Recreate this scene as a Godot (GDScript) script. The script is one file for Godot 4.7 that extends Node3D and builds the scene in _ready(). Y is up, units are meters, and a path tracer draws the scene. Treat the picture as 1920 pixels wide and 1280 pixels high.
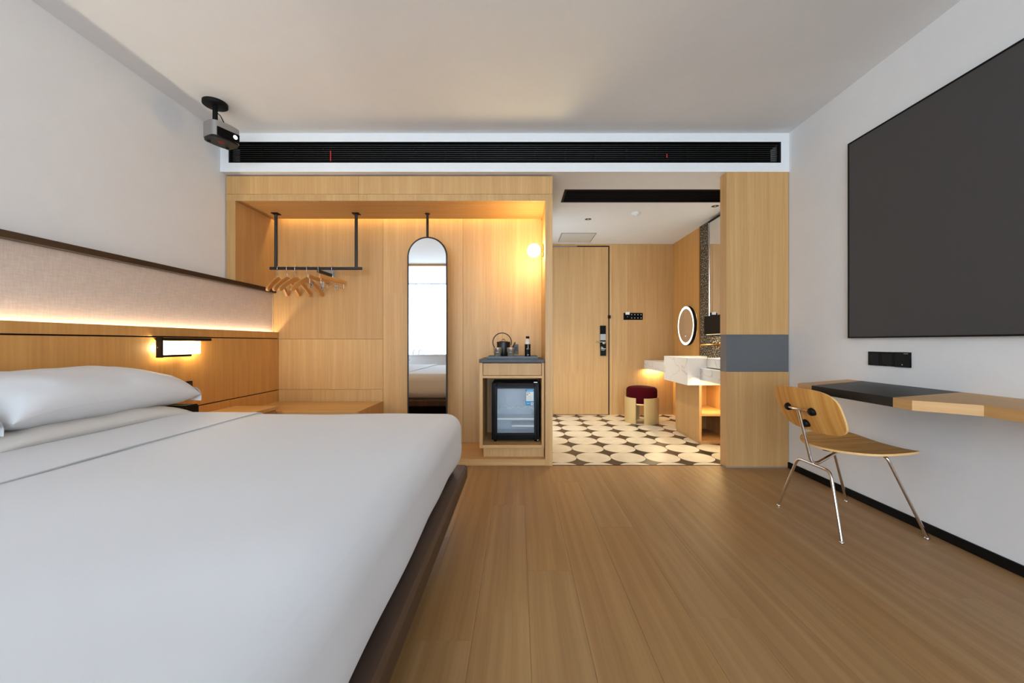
extends Node3D
# Hotel room. Depth "d" runs away from the camera (Godot -z); floor at y = 0; eye height 1 m.

const F := 748.0          # focal length in pixels of the 1920x1280 frame
const CX := 972.0         # vanishing point of the room's depth
const CY := 642.0
const XL := -2.379        # left wall
const XR := 2.16          # right wall
const YC := 2.67          # ceiling
const DC := 3.183         # plane of bulkhead and wooden pier
const DW := 3.238         # front plane of the wardrobe
const DB := 3.78          # back wall of the wardrobe
const DH := 5.52          # entrance wall
const DWIN := -3.66       # window wall behind the camera
const XA := -3.3          # side wall of the bathing alcove by the window
const DA := -1.36         # where the alcove begins
const YH := 2.362         # hall ceiling

var M := {}
var T := Transform3D.IDENTITY
var used := {}
var rng := RandomNumberGenerator.new()

# ------------------------------------------------------------------ helpers
func P(px: float, py: float, d: float) -> Vector3:
	return Vector3((px - CX) * d / F, 1.0 + (CY - py) * d / F, -d)

func V(x: float, y: float, d: float) -> Vector3:
	return Vector3(x, y, -d)

func numbered(n: String) -> String:
	if not used.has(n):
		used[n] = 0
		return n
	used[n] += 1
	return "%s_%03d" % [n, used[n]]

func S() -> SurfaceTool:
	var st := SurfaceTool.new()
	st.begin(Mesh.PRIMITIVE_TRIANGLES)
	return st

func mesh_of(st: SurfaceTool) -> ArrayMesh:
	st.index()
	return st.commit()

func obj(called: String, st: SurfaceTool, m: Material, parent: Node = null) -> MeshInstance3D:
	return inst(called, mesh_of(st), m, parent)

func inst(called: String, mesh: Mesh, m: Material, parent: Node = null) -> MeshInstance3D:
	var o := MeshInstance3D.new()
	o.mesh = mesh
	o.material_override = m
	if parent == null:
		o.name = numbered(called)
		add_child(o)
	else:
		o.name = called
		parent.add_child(o, true)
	return o

func thing(called: String, label: String, category: String, group := "", kind := "") -> Node3D:
	var o := Node3D.new()
	o.name = numbered(called)
	add_child(o)
	return tag(o, label, category, group, kind)

func tag(o: Node3D, label: String, category: String, group := "", kind := "") -> Node3D:
	o.set_meta("label", label)
	o.set_meta("category", category)
	if group != "":
		o.set_meta("group", group)
	if kind != "":
		o.set_meta("kind", kind)
	return o

func vert(st: SurfaceTool, p: Vector3, n: Vector3, uv: Vector2) -> void:
	st.set_normal((T.basis * n).normalized())
	st.set_uv(uv)
	st.add_vertex(T * p)

func tri(st: SurfaceTool, a: Vector3, b: Vector3, c: Vector3, na: Vector3, nb: Vector3, nc: Vector3, ua: Vector2, ub: Vector2, uc: Vector2) -> void:
	var flip := (b - a).cross(c - a).dot(na + nb + nc) > 0.0
	vert(st, a, na, ua)
	if flip:
		vert(st, c, nc, uc)
		vert(st, b, nb, ub)
	else:
		vert(st, b, nb, ub)
		vert(st, c, nc, uc)

func quad(st: SurfaceTool, a: Vector3, b: Vector3, c: Vector3, e: Vector3, n: Vector3, ua: Vector2, ub: Vector2, uc: Vector2, ue: Vector2) -> void:
	tri(st, a, b, c, n, n, n, ua, ub, uc)
	tri(st, a, c, e, n, n, n, ua, uc, ue)

func buv(p: Vector3, k: int, g: int, o: Vector2) -> Vector2:
	var others: Array = [0, 1, 2]
	others.erase(k)
	if g == k:
		return Vector2(p[others[0]], p[others[1]]) + o
	others.erase(g)
	return Vector2(p[others[0]], p[g]) + o

# chamfered box, grain axis g (0 x, 1 y, 2 depth); uv in metres
func box(st: SurfaceTool, lo: Vector3, hi: Vector3, bev := 0.0, g := 1, uo := Vector2.ZERO) -> void:
	var c := (lo + hi) / 2.0
	var h := (hi - lo) / 2.0
	h = h.abs()
	var b := minf(bev, minf(h.x, minf(h.y, h.z)) * 0.9)
	for k in 3:
		var i := (k + 1) % 3
		var j := (k + 2) % 3
		for s in [-1.0, 1.0]:
			var n := Vector3.ZERO
			n[k] = s
			var q: Array[Vector3] = []
			for e in [[-1, -1], [1, -1], [1, 1], [-1, 1]]:
				var p := c
				p[k] += s * h[k]
				p[i] += e[0] * (h[i] - b)
				p[j] += e[1] * (h[j] - b)
				q.append(p)
			quad(st, q[0], q[1], q[2], q[3], n, buv(q[0], k, g, uo), buv(q[1], k, g, uo), buv(q[2], k, g, uo), buv(q[3], k, g, uo))
	if b <= 0.0:
		return
	for k in 3:
		var i := (k + 1) % 3
		var j := (k + 2) % 3
		for si in [-1.0, 1.0]:
			for sj in [-1.0, 1.0]:
				var n := Vector3.ZERO
				n[i] = si
				n[j] = sj
				n = n.normalized()
				var q: Array[Vector3] = []
				for e in [[-1, 0], [1, 0], [1, 1], [-1, 1]]:
					var p := c
					p[k] += e[0] * (h[k] - b)
					p[i] += si * (h[i] - (b if e[1] == 1 else 0.0))
					p[j] += sj * (h[j] - (0.0 if e[1] == 1 else b))
					q.append(p)
				quad(st, q[0], q[1], q[2], q[3], n, buv(q[0], i, g, uo), buv(q[1], i, g, uo), buv(q[2], i, g, uo), buv(q[3], i, g, uo))
	for sx in [-1.0, 1.0]:
		for sy in [-1.0, 1.0]:
			for sz in [-1.0, 1.0]:
				var n := Vector3(sx, sy, sz).normalized()
				var a := c + Vector3(sx * h.x, sy * (h.y - b), sz * (h.z - b))
				var e := c + Vector3(sx * (h.x - b), sy * h.y, sz * (h.z - b))
				var f := c + Vector3(sx * (h.x - b), sy * (h.y - b), sz * h.z)
				tri(st, a, e, f, n, n, n, buv(a, 0, g, uo), buv(e, 0, g, uo), buv(f, 0, g, uo))

# box from x0..x1, y0..y1, d0..d1
func B(st: SurfaceTool, x0: float, x1: float, y0: float, y1: float, d0: float, d1: float, bev := 0.0, g := 1, uo := Vector2.ZERO) -> void:
	box(st, Vector3(minf(x0, x1), minf(y0, y1), -maxf(d0, d1)), Vector3(maxf(x0, x1), maxf(y0, y1), -minf(d0, d1)), bev, g, uo)

func part(called: String, m: Material, parent: Node, x0: float, x1: float, y0: float, y1: float, d0: float, d1: float, bev := 0.0, g := 1) -> MeshInstance3D:
	var st := S()
	B(st, x0, x1, y0, y1, d0, d1, bev, g, Vector2(rng.randf() * 3.0, rng.randf() * 3.0))
	return obj(called, st, m, parent)

# polygon in the plane (ax, ay) through o, pushed along az
func prism(st: SurfaceTool, poly: PackedVector2Array, o: Vector3, ax: Vector3, ay: Vector3, az: Vector3, smooth := false, uo := Vector2.ZERO) -> void:
	var n := poly.size()
	var idx := Geometry2D.triangulate_polygon(poly)
	var nz := az.normalized()
	for k in range(0, idx.size(), 3):
		var q: Array[Vector3] = []
		var u: Array[Vector2] = []
		for e in 3:
			var p: Vector2 = poly[idx[k + e]]
			q.append(o + ax * p.x + ay * p.y)
			u.append(p + uo)
		tri(st, q[0], q[1], q[2], -nz, -nz, -nz, u[0], u[1], u[2])
		tri(st, q[0] + az, q[1] + az, q[2] + az, nz, nz, nz, u[0], u[1], u[2])
	var area := 0.0
	for k in n:
		area += poly[k].cross(poly[(k + 1) % n])
	var sgn := signf(area)
	var en: Array[Vector2] = []
	for k in n:
		var t: Vector2 = (poly[(k + 1) % n] - poly[k]).normalized()
		en.append(Vector2(t.y, -t.x) * sgn)
	var run := 0.0
	for k in n:
		var p: Vector2 = poly[k]
		var q: Vector2 = poly[(k + 1) % n]
		var n0: Vector2 = en[k]
		var n1: Vector2 = en[k]
		if smooth:
			n0 = (en[k] + en[(k + n - 1) % n]).normalized()
			n1 = (en[k] + en[(k + 1) % n]).normalized()
		var m0 := ax * n0.x + ay * n0.y
		var m1 := ax * n1.x + ay * n1.y
		var a := o + ax * p.x + ay * p.y
		var b := o + ax * q.x + ay * q.y
		var l := p.distance_to(q)
		var z := az.length()
		tri(st, a, b, b + az, m0, m1, m1, Vector2(0, run) + uo, Vector2(0, run + l) + uo, Vector2(z, run + l) + uo)
		tri(st, a, b + az, a + az, m0, m1, m0, Vector2(0, run) + uo, Vector2(z, run + l) + uo, Vector2(z, run) + uo)
		run += l

# grid of points; smooth normals by differences; turned outward from the middle
func grid(st: SurfaceTool, rows: Array, close_u: bool, close_v: bool, flip := false, uvs := 1.0, auto := true) -> void:
	var nv := rows.size()
	var nu: int = rows[0].size()
	var nrm: Array = []
	var mid := Vector3.ZERO
	for r in rows:
		for p in r:
			mid += p
	mid /= float(nu * nv)
	var s := 0.0
	for j in nv:
		var row: Array[Vector3] = []
		for i in nu:
			var ia := (i + nu - 1) % nu if close_u else maxi(i - 1, 0)
			var ib := (i + 1) % nu if close_u else mini(i + 1, nu - 1)
			var ja := (j + nv - 1) % nv if close_v else maxi(j - 1, 0)
			var jb := (j + 1) % nv if close_v else mini(j + 1, nv - 1)
			var du: Vector3 = rows[j][ib] - rows[j][ia]
			var dv: Vector3 = rows[jb][i] - rows[ja][i]
			if du.length() < 1e-7:
				var j2 := 1 if j == 0 else nv - 2
				du = rows[j2][ib] - rows[j2][ia]
			var n := du.cross(dv).normalized()
			row.append(n)
			s += n.dot(rows[j][i] - mid)
		nrm.append(row)
	var sg := -1.0 if ((auto and s < 0.0) != flip) else 1.0
	for j in (nv if close_v else nv - 1):
		for i in (nu if close_u else nu - 1):
			var i2 := (i + 1) % nu
			var j2 := (j + 1) % nv
			var a: Vector3 = rows[j][i]
			var b: Vector3 = rows[j][i2]
			var c: Vector3 = rows[j2][i2]
			var e: Vector3 = rows[j2][i]
			var ua := Vector2(float(i) / nu, float(j) / nv) * uvs
			var ub := Vector2(float(i + 1) / nu, float(j) / nv) * uvs
			var uc := Vector2(float(i + 1) / nu, float(j + 1) / nv) * uvs
			var ue := Vector2(float(i) / nu, float(j + 1) / nv) * uvs
			if (b - a).cross(c - a).length() > 1e-12:
				tri(st, a, b, c, nrm[j][i] * sg, nrm[j][i2] * sg, nrm[j2][i2] * sg, ua, ub, uc)
			if (c - a).cross(e - a).length() > 1e-12:
				tri(st, a, c, e, nrm[j][i] * sg, nrm[j2][i2] * sg, nrm[j2][i] * sg, ua, uc, ue)

# profile of (radius, height), turned about the y axis at o; sharp corners come from doubled points
func lathe(st: SurfaceTool, prof: Array, o: Vector3, seg := 28, up := Vector3.UP) -> void:
	var x := up.cross(Vector3(0.3, 0.1, 0.9)).normalized()
	var z := x.cross(up).normalized()
	for k in prof.size() - 1:
		var p: Vector2 = prof[k]
		var q: Vector2 = prof[k + 1]
		if p.distance_to(q) < 1e-6:
			continue
		var t := (q - p).normalized()
		var n0 := Vector2(t.y, -t.x)
		var n1 := n0
		if k > 0 and p.distance_to(prof[k - 1]) > 1e-6:
			var t0: Vector2 = (p - prof[k - 1]).normalized()
			n0 = (n0 + Vector2(t0.y, -t0.x)).normalized()
		if k < prof.size() - 2 and q.distance_to(prof[k + 2]) > 1e-6:
			var t1: Vector2 = (prof[k + 2] - q).normalized()
			n1 = (n1 + Vector2(t1.y, -t1.x)).normalized()
		for i in seg:
			var a0 := TAU * i / seg
			var a1 := TAU * (i + 1) / seg
			var r0 := x * cos(a0) + z * sin(a0)
			var r1 := x * cos(a1) + z * sin(a1)
			var A := o + r0 * p.x + up * p.y
			var Bb := o + r1 * p.x + up * p.y
			var C := o + r1 * q.x + up * q.y
			var D := o + r0 * q.x + up * q.y
			var nA := r0 * n0.x + up * n0.y
			var nB := r1 * n0.x + up * n0.y
			var nC := r1 * n1.x + up * n1.y
			var nD := r0 * n1.x + up * n1.y
			var u0 := float(i) / seg
			var u1 := float(i + 1) / seg
			if p.x > 1e-6:
				tri(st, A, Bb, C, nA, nB, nC, Vector2(u0, p.y), Vector2(u1, p.y), Vector2(u1, q.y))
			if q.x > 1e-6:
				tri(st, A, C, D, nA, nC, nD, Vector2(u0, p.y), Vector2(u1, q.y), Vector2(u0, q.y))

func ball(st: SurfaceTool, o: Vector3, r: float, seg := 24, squash := 1.0) -> void:
	var prof: Array = []
	for k in 13:
		var a := -PI / 2 + PI * k / 12.0
		prof.append(Vector2(maxf(cos(a) * r, 0.0), sin(a) * r * squash))
	lathe(st, prof, o, seg)

func tube(st: SurfaceTool, pts: Array, r: float, seg := 10, closed := false) -> void:
	var rows: Array = []
	var n := pts.size()
	var ref := Vector3.UP
	var t0: Vector3 = (pts[1] - pts[0]).normalized()
	if absf(t0.dot(ref)) > 0.9:
		ref = Vector3.RIGHT
	var x := t0.cross(ref).normalized()
	for k in n:
		var a: Vector3 = pts[(k + n - 1) % n] if closed else pts[maxi(k - 1, 0)]
		var b: Vector3 = pts[(k + 1) % n] if closed else pts[mini(k + 1, n - 1)]
		var t := (b - a).normalized()
		x = (x - t * x.dot(t)).normalized()
		var y := t.cross(x)
		var row: Array[Vector3] = []
		for i in seg:
			var w := TAU * i / seg
			row.append(pts[k] + (x * cos(w) + y * sin(w)) * r)
		rows.append(row)
	var last := n if closed else n - 1
	for k in last:
		var k2 := (k + 1) % n
		for i in seg:
			var i2 := (i + 1) % seg
			var a: Vector3 = rows[k][i]
			var b: Vector3 = rows[k][i2]
			var c: Vector3 = rows[k2][i2]
			var e: Vector3 = rows[k2][i]
			var na: Vector3 = (a - pts[k]) / r
			var nb: Vector3 = (b - pts[k]) / r
			var nc: Vector3 = (c - pts[k2]) / r
			var ne: Vector3 = (e - pts[k2]) / r
			tri(st, a, b, c, na, nb, nc, Vector2.ZERO, Vector2.RIGHT, Vector2.ONE)
			tri(st, a, c, e, na, nc, ne, Vector2.ZERO, Vector2.ONE, Vector2.DOWN)
	if not closed:
		for e in [[0, 1], [n - 1, n - 2]]:
			var p: Vector3 = pts[e[0]]
			var nn: Vector3 = (p - pts[e[1]]).normalized()
			for i in seg:
				tri(st, p, rows[e[0]][i], rows[e[0]][(i + 1) % seg], nn, nn, nn, Vector2.ZERO, Vector2.ZERO, Vector2.ZERO)

# polyline with rounded corners
func bend(pts: Array, r: float, steps := 6) -> Array:
	var out: Array = [pts[0]]
	for k in range(1, pts.size() - 1):
		var p: Vector3 = pts[k]
		var a: Vector3 = (pts[k - 1] - p)
		var b: Vector3 = (pts[k + 1] - p)
		var l := minf(r, minf(a.length(), b.length()) * 0.48)
		var p0 := p + a.normalized() * l
		var p1 := p + b.normalized() * l
		for s in steps + 1:
			var t := float(s) / steps
			out.append(p0 * (1 - t) * (1 - t) + p * 2 * t * (1 - t) + p1 * t * t)
	out.append(pts[-1])
	return out

func arc(o: Vector3, ax: Vector3, ay: Vector3, r: float, a0: float, a1: float, n: int) -> Array:
	var out: Array = []
	for k in n + 1:
		var a := a0 + (a1 - a0) * k / n
		out.append(o + (ax * cos(a) + ay * sin(a)) * r)
	return out

# rounded box with dents: f(point, normal) -> shifted point
func rounded(st: SurfaceTool, lo: Vector3, hi: Vector3, r: float, n: int, f = null) -> void:
	var c := (lo + hi) / 2.0
	var h := (hi - lo) / 2.0
	for k in 3:
		var i := (k + 1) % 3
		var j := (k + 2) % 3
		for s in [-1.0, 1.0]:
			var ts_i := steps_of(h[i], r, n)
			var ts_j := steps_of(h[j], r, n)
			var pts: Array = []
			for tj in ts_j:
				var row: Array[Vector3] = []
				for ti in ts_i:
					var p := Vector3.ZERO
					p[k] = s * h[k]
					p[i] = ti
					p[j] = tj
					var inner := Vector3(clampf(p.x, -h.x + r, h.x - r), clampf(p.y, -h.y + r, h.y - r), clampf(p.z, -h.z + r, h.z - r))
					var nn := (p - inner).normalized()
					var q := c + inner + nn * r
					if f != null:
						q = f.call(q, nn)
					row.append(q)
				pts.append(row)
			var mid: Vector3 = pts[pts.size() / 2][pts[0].size() / 2]
			var e1: Vector3 = pts[pts.size() / 2][pts[0].size() / 2 + 1] - mid
			var e2: Vector3 = pts[pts.size() / 2 + 1][pts[0].size() / 2] - mid
			var want := Vector3.ZERO
			want[k] = s
			grid(st, pts, false, false, e1.cross(e2).dot(want) < 0.0, 1.0, false)

func steps_of(h: float, r: float, n: int) -> Array:
	var out: Array = []
	for k in 6:
		out.append(-h + r * (1.0 - cos(PI / 2 * k / 6.0)) if false else -h + r * k / 6.0)
	for k in n + 1:
		out.append(-h + r + (2 * h - 2 * r) * k / float(n))
	for k in range(1, 7):
		out.append(h - r + r * k / 6.0)
	return out

# ------------------------------------------------------------------ textures
func noise_bytes(w: int, h: int, freq: float, seed_: int, oct := 3) -> PackedByteArray:
	var n := FastNoiseLite.new()
	n.seed = seed_
	n.noise_type = FastNoiseLite.TYPE_SIMPLEX_SMOOTH
	n.frequency = freq
	n.fractal_octaves = oct
	var im := n.get_seamless_image(w, h)
	im.convert(Image.FORMAT_L8)
	return im.get_data()

func stretched(n: int, squeeze: int, freq: float, seed_: int, oct := 3) -> PackedByteArray:
	var f := FastNoiseLite.new()
	f.seed = seed_
	f.noise_type = FastNoiseLite.TYPE_SIMPLEX_SMOOTH
	f.frequency = freq
	f.fractal_octaves = oct
	var im := f.get_seamless_image(n, maxi(n / squeeze, 4))
	im.convert(Image.FORMAT_L8)
	im.resize(n, n, Image.INTERPOLATE_CUBIC)
	return im.get_data()

func wood_texture(n: int, seed_: int, dark: Color, light: Color, broad: float, fine: float, pore: float, wob := 0.0) -> ImageTexture:
	var a := stretched(n, 24, 0.012, seed_, 2)
	var b := stretched(n, 20, 0.05, seed_ + 1, 3)
	var c := stretched(n, 10, 0.22, seed_ + 2, 2)
	var e := noise_bytes(n, n, 0.006, seed_ + 3, 2)
	var data := PackedByteArray()
	data.resize(n * n * 3)
	for k in n * n:
		var y := k / n
		var x := k % n
		if wob > 0.0:
			x = posmod(x + int((e[k] - 128) * wob), n)
		var q := y * n + x
		var t := 0.5 + (a[q] - 128) / 255.0 * broad + (b[q] - 128) / 255.0 * fine
		if c[q] > 165:
			t -= (c[q] - 165) / 90.0 * pore
		t = clampf(t, 0.0, 1.0)
		data[k * 3] = int(255 * (dark.r + (light.r - dark.r) * t))
		data[k * 3 + 1] = int(255 * (dark.g + (light.g - dark.g) * t))
		data[k * 3 + 2] = int(255 * (dark.b + (light.b - dark.b) * t))
	var im := Image.create_from_data(n, n, false, Image.FORMAT_RGB8, data)
	im.generate_mipmaps()
	return ImageTexture.create_from_image(im)

func rgb8(r: int, g: int, b: int) -> Color:
	return Color(r / 255.0, g / 255.0, b / 255.0)

func ramp_texture(bytes: PackedByteArray, n: int, f: Callable) -> ImageTexture:
	var lut: Array = []
	for k in 256:
		lut.append(f.call(k / 255.0))
	var data := PackedByteArray()
	data.resize(n * n * 3)
	for k in n * n:
		var c: Color = lut[bytes[k]]
		data[k * 3] = int(c.r * 255)
		data[k * 3 + 1] = int(c.g * 255)
		data[k * 3 + 2] = int(c.b * 255)
	var im := Image.create_from_data(n, n, false, Image.FORMAT_RGB8, data)
	im.generate_mipmaps()
	return ImageTexture.create_from_image(im)

func mat(c: Color, rough := 0.6, metal := 0.0) -> StandardMaterial3D:
	var m := StandardMaterial3D.new()
	m.albedo_color = c
	m.roughness = rough
	m.metallic = metal
	return m

func wood_mat(t: Texture2D, rough: float, tint := Color.WHITE, size := Vector2(0.9, 1.8)) -> StandardMaterial3D:
	var m := mat(tint, rough)
	m.albedo_texture = t
	m.uv1_scale = Vector3(1.0 / size.x, 1.0 / size.y, 1.0)
	return m

func tri_mat(t: Texture2D, rough: float, metres: float, tint := Color.WHITE) -> StandardMaterial3D:
	var m := mat(tint, rough)
	m.albedo_texture = t
	m.uv1_triplanar = true
	m.uv1_world_triplanar = true
	m.uv1_scale = Vector3.ONE / metres
	return m

func glow(c: Color, e: float) -> StandardMaterial3D:
	var m := mat(Color(1, 1, 1), 0.5)
	m.emission_enabled = true
	m.emission = c
	m.emission_energy_multiplier = e
	return m

func materials() -> void:
	var veneer := wood_texture(768, 11, rgb8(185, 138, 83), rgb8(213, 171, 113), 0.32, 0.5, 0.3)
	M.veneer = wood_mat(veneer, 0.48)
	M.veneer_b = wood_mat(veneer, 0.48, Color(0.95, 0.94, 0.93))
	M.veneer_c = wood_mat(veneer, 0.48, Color(0.98, 0.99, 1.0), Vector2(1.1, 2.1))
	M.veneer_d = wood_mat(veneer, 0.48, Color(1.0, 0.95, 0.84))
	var board := wood_texture(768, 31, rgb8(142, 106, 66), rgb8(168, 133, 90), 0.7, 0.4, 0.3, 0.05)
	M.plank = wood_mat(board, 0.42, Color.WHITE, Vector2(0.55, 2.2))
	M.plank_b = wood_mat(board, 0.42, Color(0.985, 0.98, 0.975), Vector2(0.55, 2.2))
	M.plank_c = wood_mat(board, 0.42, Color(1.0, 0.98, 0.95), Vector2(0.6, 2.4))
	M.oak = wood_mat(wood_texture(512, 57, rgb8(200, 138, 66), rgb8(234, 184, 108), 0.7, 0.6, 0.5, 0.1), 0.5, Color.WHITE, Vector2(0.35, 0.8))
	M.oak.metallic_specular = 0.2
	M.ply_edge = mat(rgb8(226, 180, 118), 0.5)
	M.hanger_wood = mat(rgb8(196, 140, 78), 0.45)
	var plaster := ramp_texture(noise_bytes(256, 256, 0.03, 5, 4), 256, func(t): return Color(0.905, 0.905, 0.905) * (0.995 + 0.01 * t))
	M.wall = tri_mat(plaster, 0.85, 1.7)
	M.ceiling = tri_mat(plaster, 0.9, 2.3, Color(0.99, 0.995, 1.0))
	M.white = mat(Color(0.9, 0.9, 0.9), 0.6)
	M.white_plastic = mat(Color(0.88, 0.88, 0.87), 0.45)
	M.panel_grey = mat(Color(0.80, 0.80, 0.79), 0.6)
	M.linen = mat(Color(0.835, 0.838, 0.85), 0.8)
	M.linen.rim_enabled = true
	M.linen.rim = 0.15
	M.sheet = mat(Color(0.81, 0.80, 0.785), 0.85)
	var weave := noise_bytes(256, 256, 0.25, 8, 2)
	var wa := stretched(256, 10, 0.2, 81, 2)
	var wdata := PackedByteArray()
	wdata.resize(256 * 256)
	for k in 65536:
		var q := (k % 256) * 256 + k / 256
		wdata[k] = int(clampf(weave[k] * 0.3 + wa[k] * 0.35 + wa[q] * 0.35, 0, 255))
	var fabric := ramp_texture(wdata, 256, func(t): return Color(0.83, 0.765, 0.715) * (0.89 + 0.19 * t))
	M.fabric = tri_mat(fabric, 0.95, 0.45)
	M.black = mat(Color(0.05, 0.048, 0.046), 0.55)
	M.black.metallic_specular = 0.3
	M.inlay = mat(Color(0.06, 0.056, 0.052), 0.48)
	M.black_gloss = mat(Color(0.03, 0.03, 0.032), 0.3)
	M.black_gloss.metallic_specular = 0.22
	M.black_metal = mat(Color(0.09, 0.09, 0.095), 0.42, 0.3)
	M.grey_metal = mat(Color(0.16, 0.165, 0.175), 0.4, 0.4)
	M.brown_metal = mat(Color(0.20, 0.14, 0.10), 0.45, 0.2)
	var dark_wood := wood_texture(256, 71, rgb8(44, 29, 21), rgb8(78, 55, 40), 0.7, 0.6, 0.3)
	M.dark_wood = wood_mat(dark_wood, 0.45, Color.WHITE, Vector2(0.5, 1.4))
	M.steel = mat(Color(0.75, 0.74, 0.72), 0.22, 1.0)
	M.cup_steel = mat(Color(0.84, 0.83, 0.81), 0.26, 0.9)
	M.chrome = mat(Color(0.86, 0.84, 0.82), 0.1, 1.0)
	M.silver = mat(Color(0.62, 0.61, 0.60), 0.4, 0.6)
	M.brass = mat(Color(0.62, 0.46, 0.24), 0.3, 1.0)
	M.mirror = mat(Color(0.93, 0.93, 0.93), 0.015, 1.0)
	M.smoked = mat(Color(0.385, 0.39, 0.395), 0.3, 0.1)
	M.screen = mat(Color(0.27, 0.262, 0.262), 0.75)
	M.slate = mat(Color(0.20, 0.21, 0.245), 0.5)
	M.tray = mat(Color(0.33, 0.37, 0.40), 0.55)
	M.cream_tile = tri_mat(ramp_texture(noise_bytes(256, 256, 0.02, 17, 4), 256, func(t): return Color(0.86, 0.81, 0.72) * (0.93 + 0.1 * t)), 0.3, 0.8)
	M.dark_tile = mat(Color(0.17, 0.125, 0.10), 0.3)
	var mb := noise_bytes(512, 512, 0.0035, 29, 4)
	var marble := ramp_texture(mb, 512, func(t):
		var v := 1.0 - clampf(absf(t - 0.62) / 0.022, 0.0, 1.0)
		return Color(0.88, 0.865, 0.84).lerp(Color(0.68, 0.63, 0.58), v * 0.5))
	M.marble = tri_mat(marble, 0.3, 1.5)
	var tz := noise_bytes(512, 512, 0.16, 23, 2)
	M.terrazzo = tri_mat(ramp_texture(tz, 512, func(t): return Color(0.10, 0.08, 0.065).lerp(Color(0.84, 0.78, 0.66), smoothstep(0.60, 0.68, t))), 0.5, 1.6)
	M.velvet = mat(Color(0.25, 0.02, 0.05), 0.85)
	M.velvet.metallic_specular = 0.15
	M.velvet.rim_enabled = true
	M.velvet.rim = 0.1
	M.pale_gold = mat(Color(0.78, 0.66, 0.44), 0.45, 0.15)
	M.glass = mat(Color(0.9, 0.95, 1.0, 0.08), 0.02)
	M.glass.metallic_specular = 0.3
	M.glass.transparency = BaseMaterial3D.TRANSPARENCY_ALPHA
	M.bottle = mat(Color(0.9, 0.93, 0.95, 0.28), 0.05)
	M.bottle.transparency = BaseMaterial3D.TRANSPARENCY_ALPHA
	M.sheer = mat(Color(0.95, 0.95, 0.96, 0.42), 0.9)
	M.sheer.transparency = BaseMaterial3D.TRANSPARENCY_ALPHA
	M.fridge_liner = mat(Color(0.66, 0.72, 0.77), 0.4)
	M.fridge_white = mat(Color(0.85, 0.88, 0.9), 0.4)
	M.red = mat(Color(0.75, 0.06, 0.1), 0.6)
	M.grout = mat(Color(0.55, 0.50, 0.43), 0.8)

# ------------------------------------------------------------------ scene
func _ready() -> void:
	rng.seed = 7
	setup_view()
	materials()
	setting()
	hall()
	wardrobe()
	bed()
	headboard()
	right_side()
	chair()
	projector()
	minibar()
	hangers()
	vanity()
	back_of_room()

func setup_view() -> void:
	var cam := Camera3D.new()
	cam.name = "camera"
	cam.near = 0.05
	cam.far = 60.0
	cam.projection = Camera3D.PROJECTION_FRUSTUM
	cam.size = 2.0 * cam.near * 640.0 / F
	cam.frustum_offset = Vector2((960.0 - CX) / F, (CY - 640.0) / F) * cam.near
	cam.position = Vector3(0, 1.0, 0)
	add_child(cam)
	cam.current = true
	var env := Environment.new()
	env.background_mode = Environment.BG_SKY
	var sky := Sky.new()
	var sm := ProceduralSkyMaterial.new()
	sm.sky_top_color = Color(0.78, 0.86, 0.95)
	sm.sky_horizon_color = Color(0.93, 0.95, 0.97)
	sm.ground_bottom_color = Color(0.42, 0.42, 0.42)
	sm.ground_horizon_color = Color(0.6, 0.6, 0.6)
	sm.sky_energy_multiplier = 1.6
	sky.sky_material = sm
	env.sky = sky
	env.tonemap_mode = Environment.TONE_MAPPER_LINEAR
	env.tonemap_exposure = 1.0
	env.sdfgi_enabled = true
	env.ssao_enabled = true
	env.ssil_enabled = true
	var we := WorldEnvironment.new()
	we.name = "environment"
	we.environment = env
	add_child(we)
	# overcast daylight that stands in the window behind the camera
	area("daylight", Vector3(-0.6, 1.37, -DWIN + 0.42), Vector3(0, 0, -1), Vector2(5.2, 2.48), Color(0.87, 0.942, 1.0), 68.0)

func area(called: String, at: Vector3, towards: Vector3, size: Vector2, c: Color, e: float) -> void:
	var l := AreaLight3D.new()
	l.name = called
	l.area_size = size
	l.area_normalize_energy = true
	l.light_color = c
	l.light_energy = e
	l.shadow_enabled = true
	l.area_range = 20.0
	l.area_attenuation = 2.0
	add_child(l)
	var up := Vector3.UP if absf(towards.y) < 0.9 else Vector3.FORWARD
	l.look_at_from_position(at, at + towards, up)

func omni(called: String, at: Vector3, c: Color, e: float, size := 0.03) -> void:
	var l := OmniLight3D.new()
	l.name = called
	l.position = at
	l.light_color = c
	l.light_energy = e
	l.light_size = size
	l.omni_range = 12.0
	l.omni_attenuation = 2.0
	l.shadow_enabled = true
	add_child(l)

func spot(called: String, at: Vector3, c: Color, e: float, angle: float) -> void:
	var l := SpotLight3D.new()
	l.name = called
	l.position = at
	l.rotation_degrees = Vector3(-90, 0, 0)
	l.light_color = c
	l.light_energy = e
	l.light_size = 0.03
	l.spot_range = 12.0
	l.spot_attenuation = 2.0
	l.spot_angle = angle
	l.shadow_enabled = true
	add_child(l)

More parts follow.
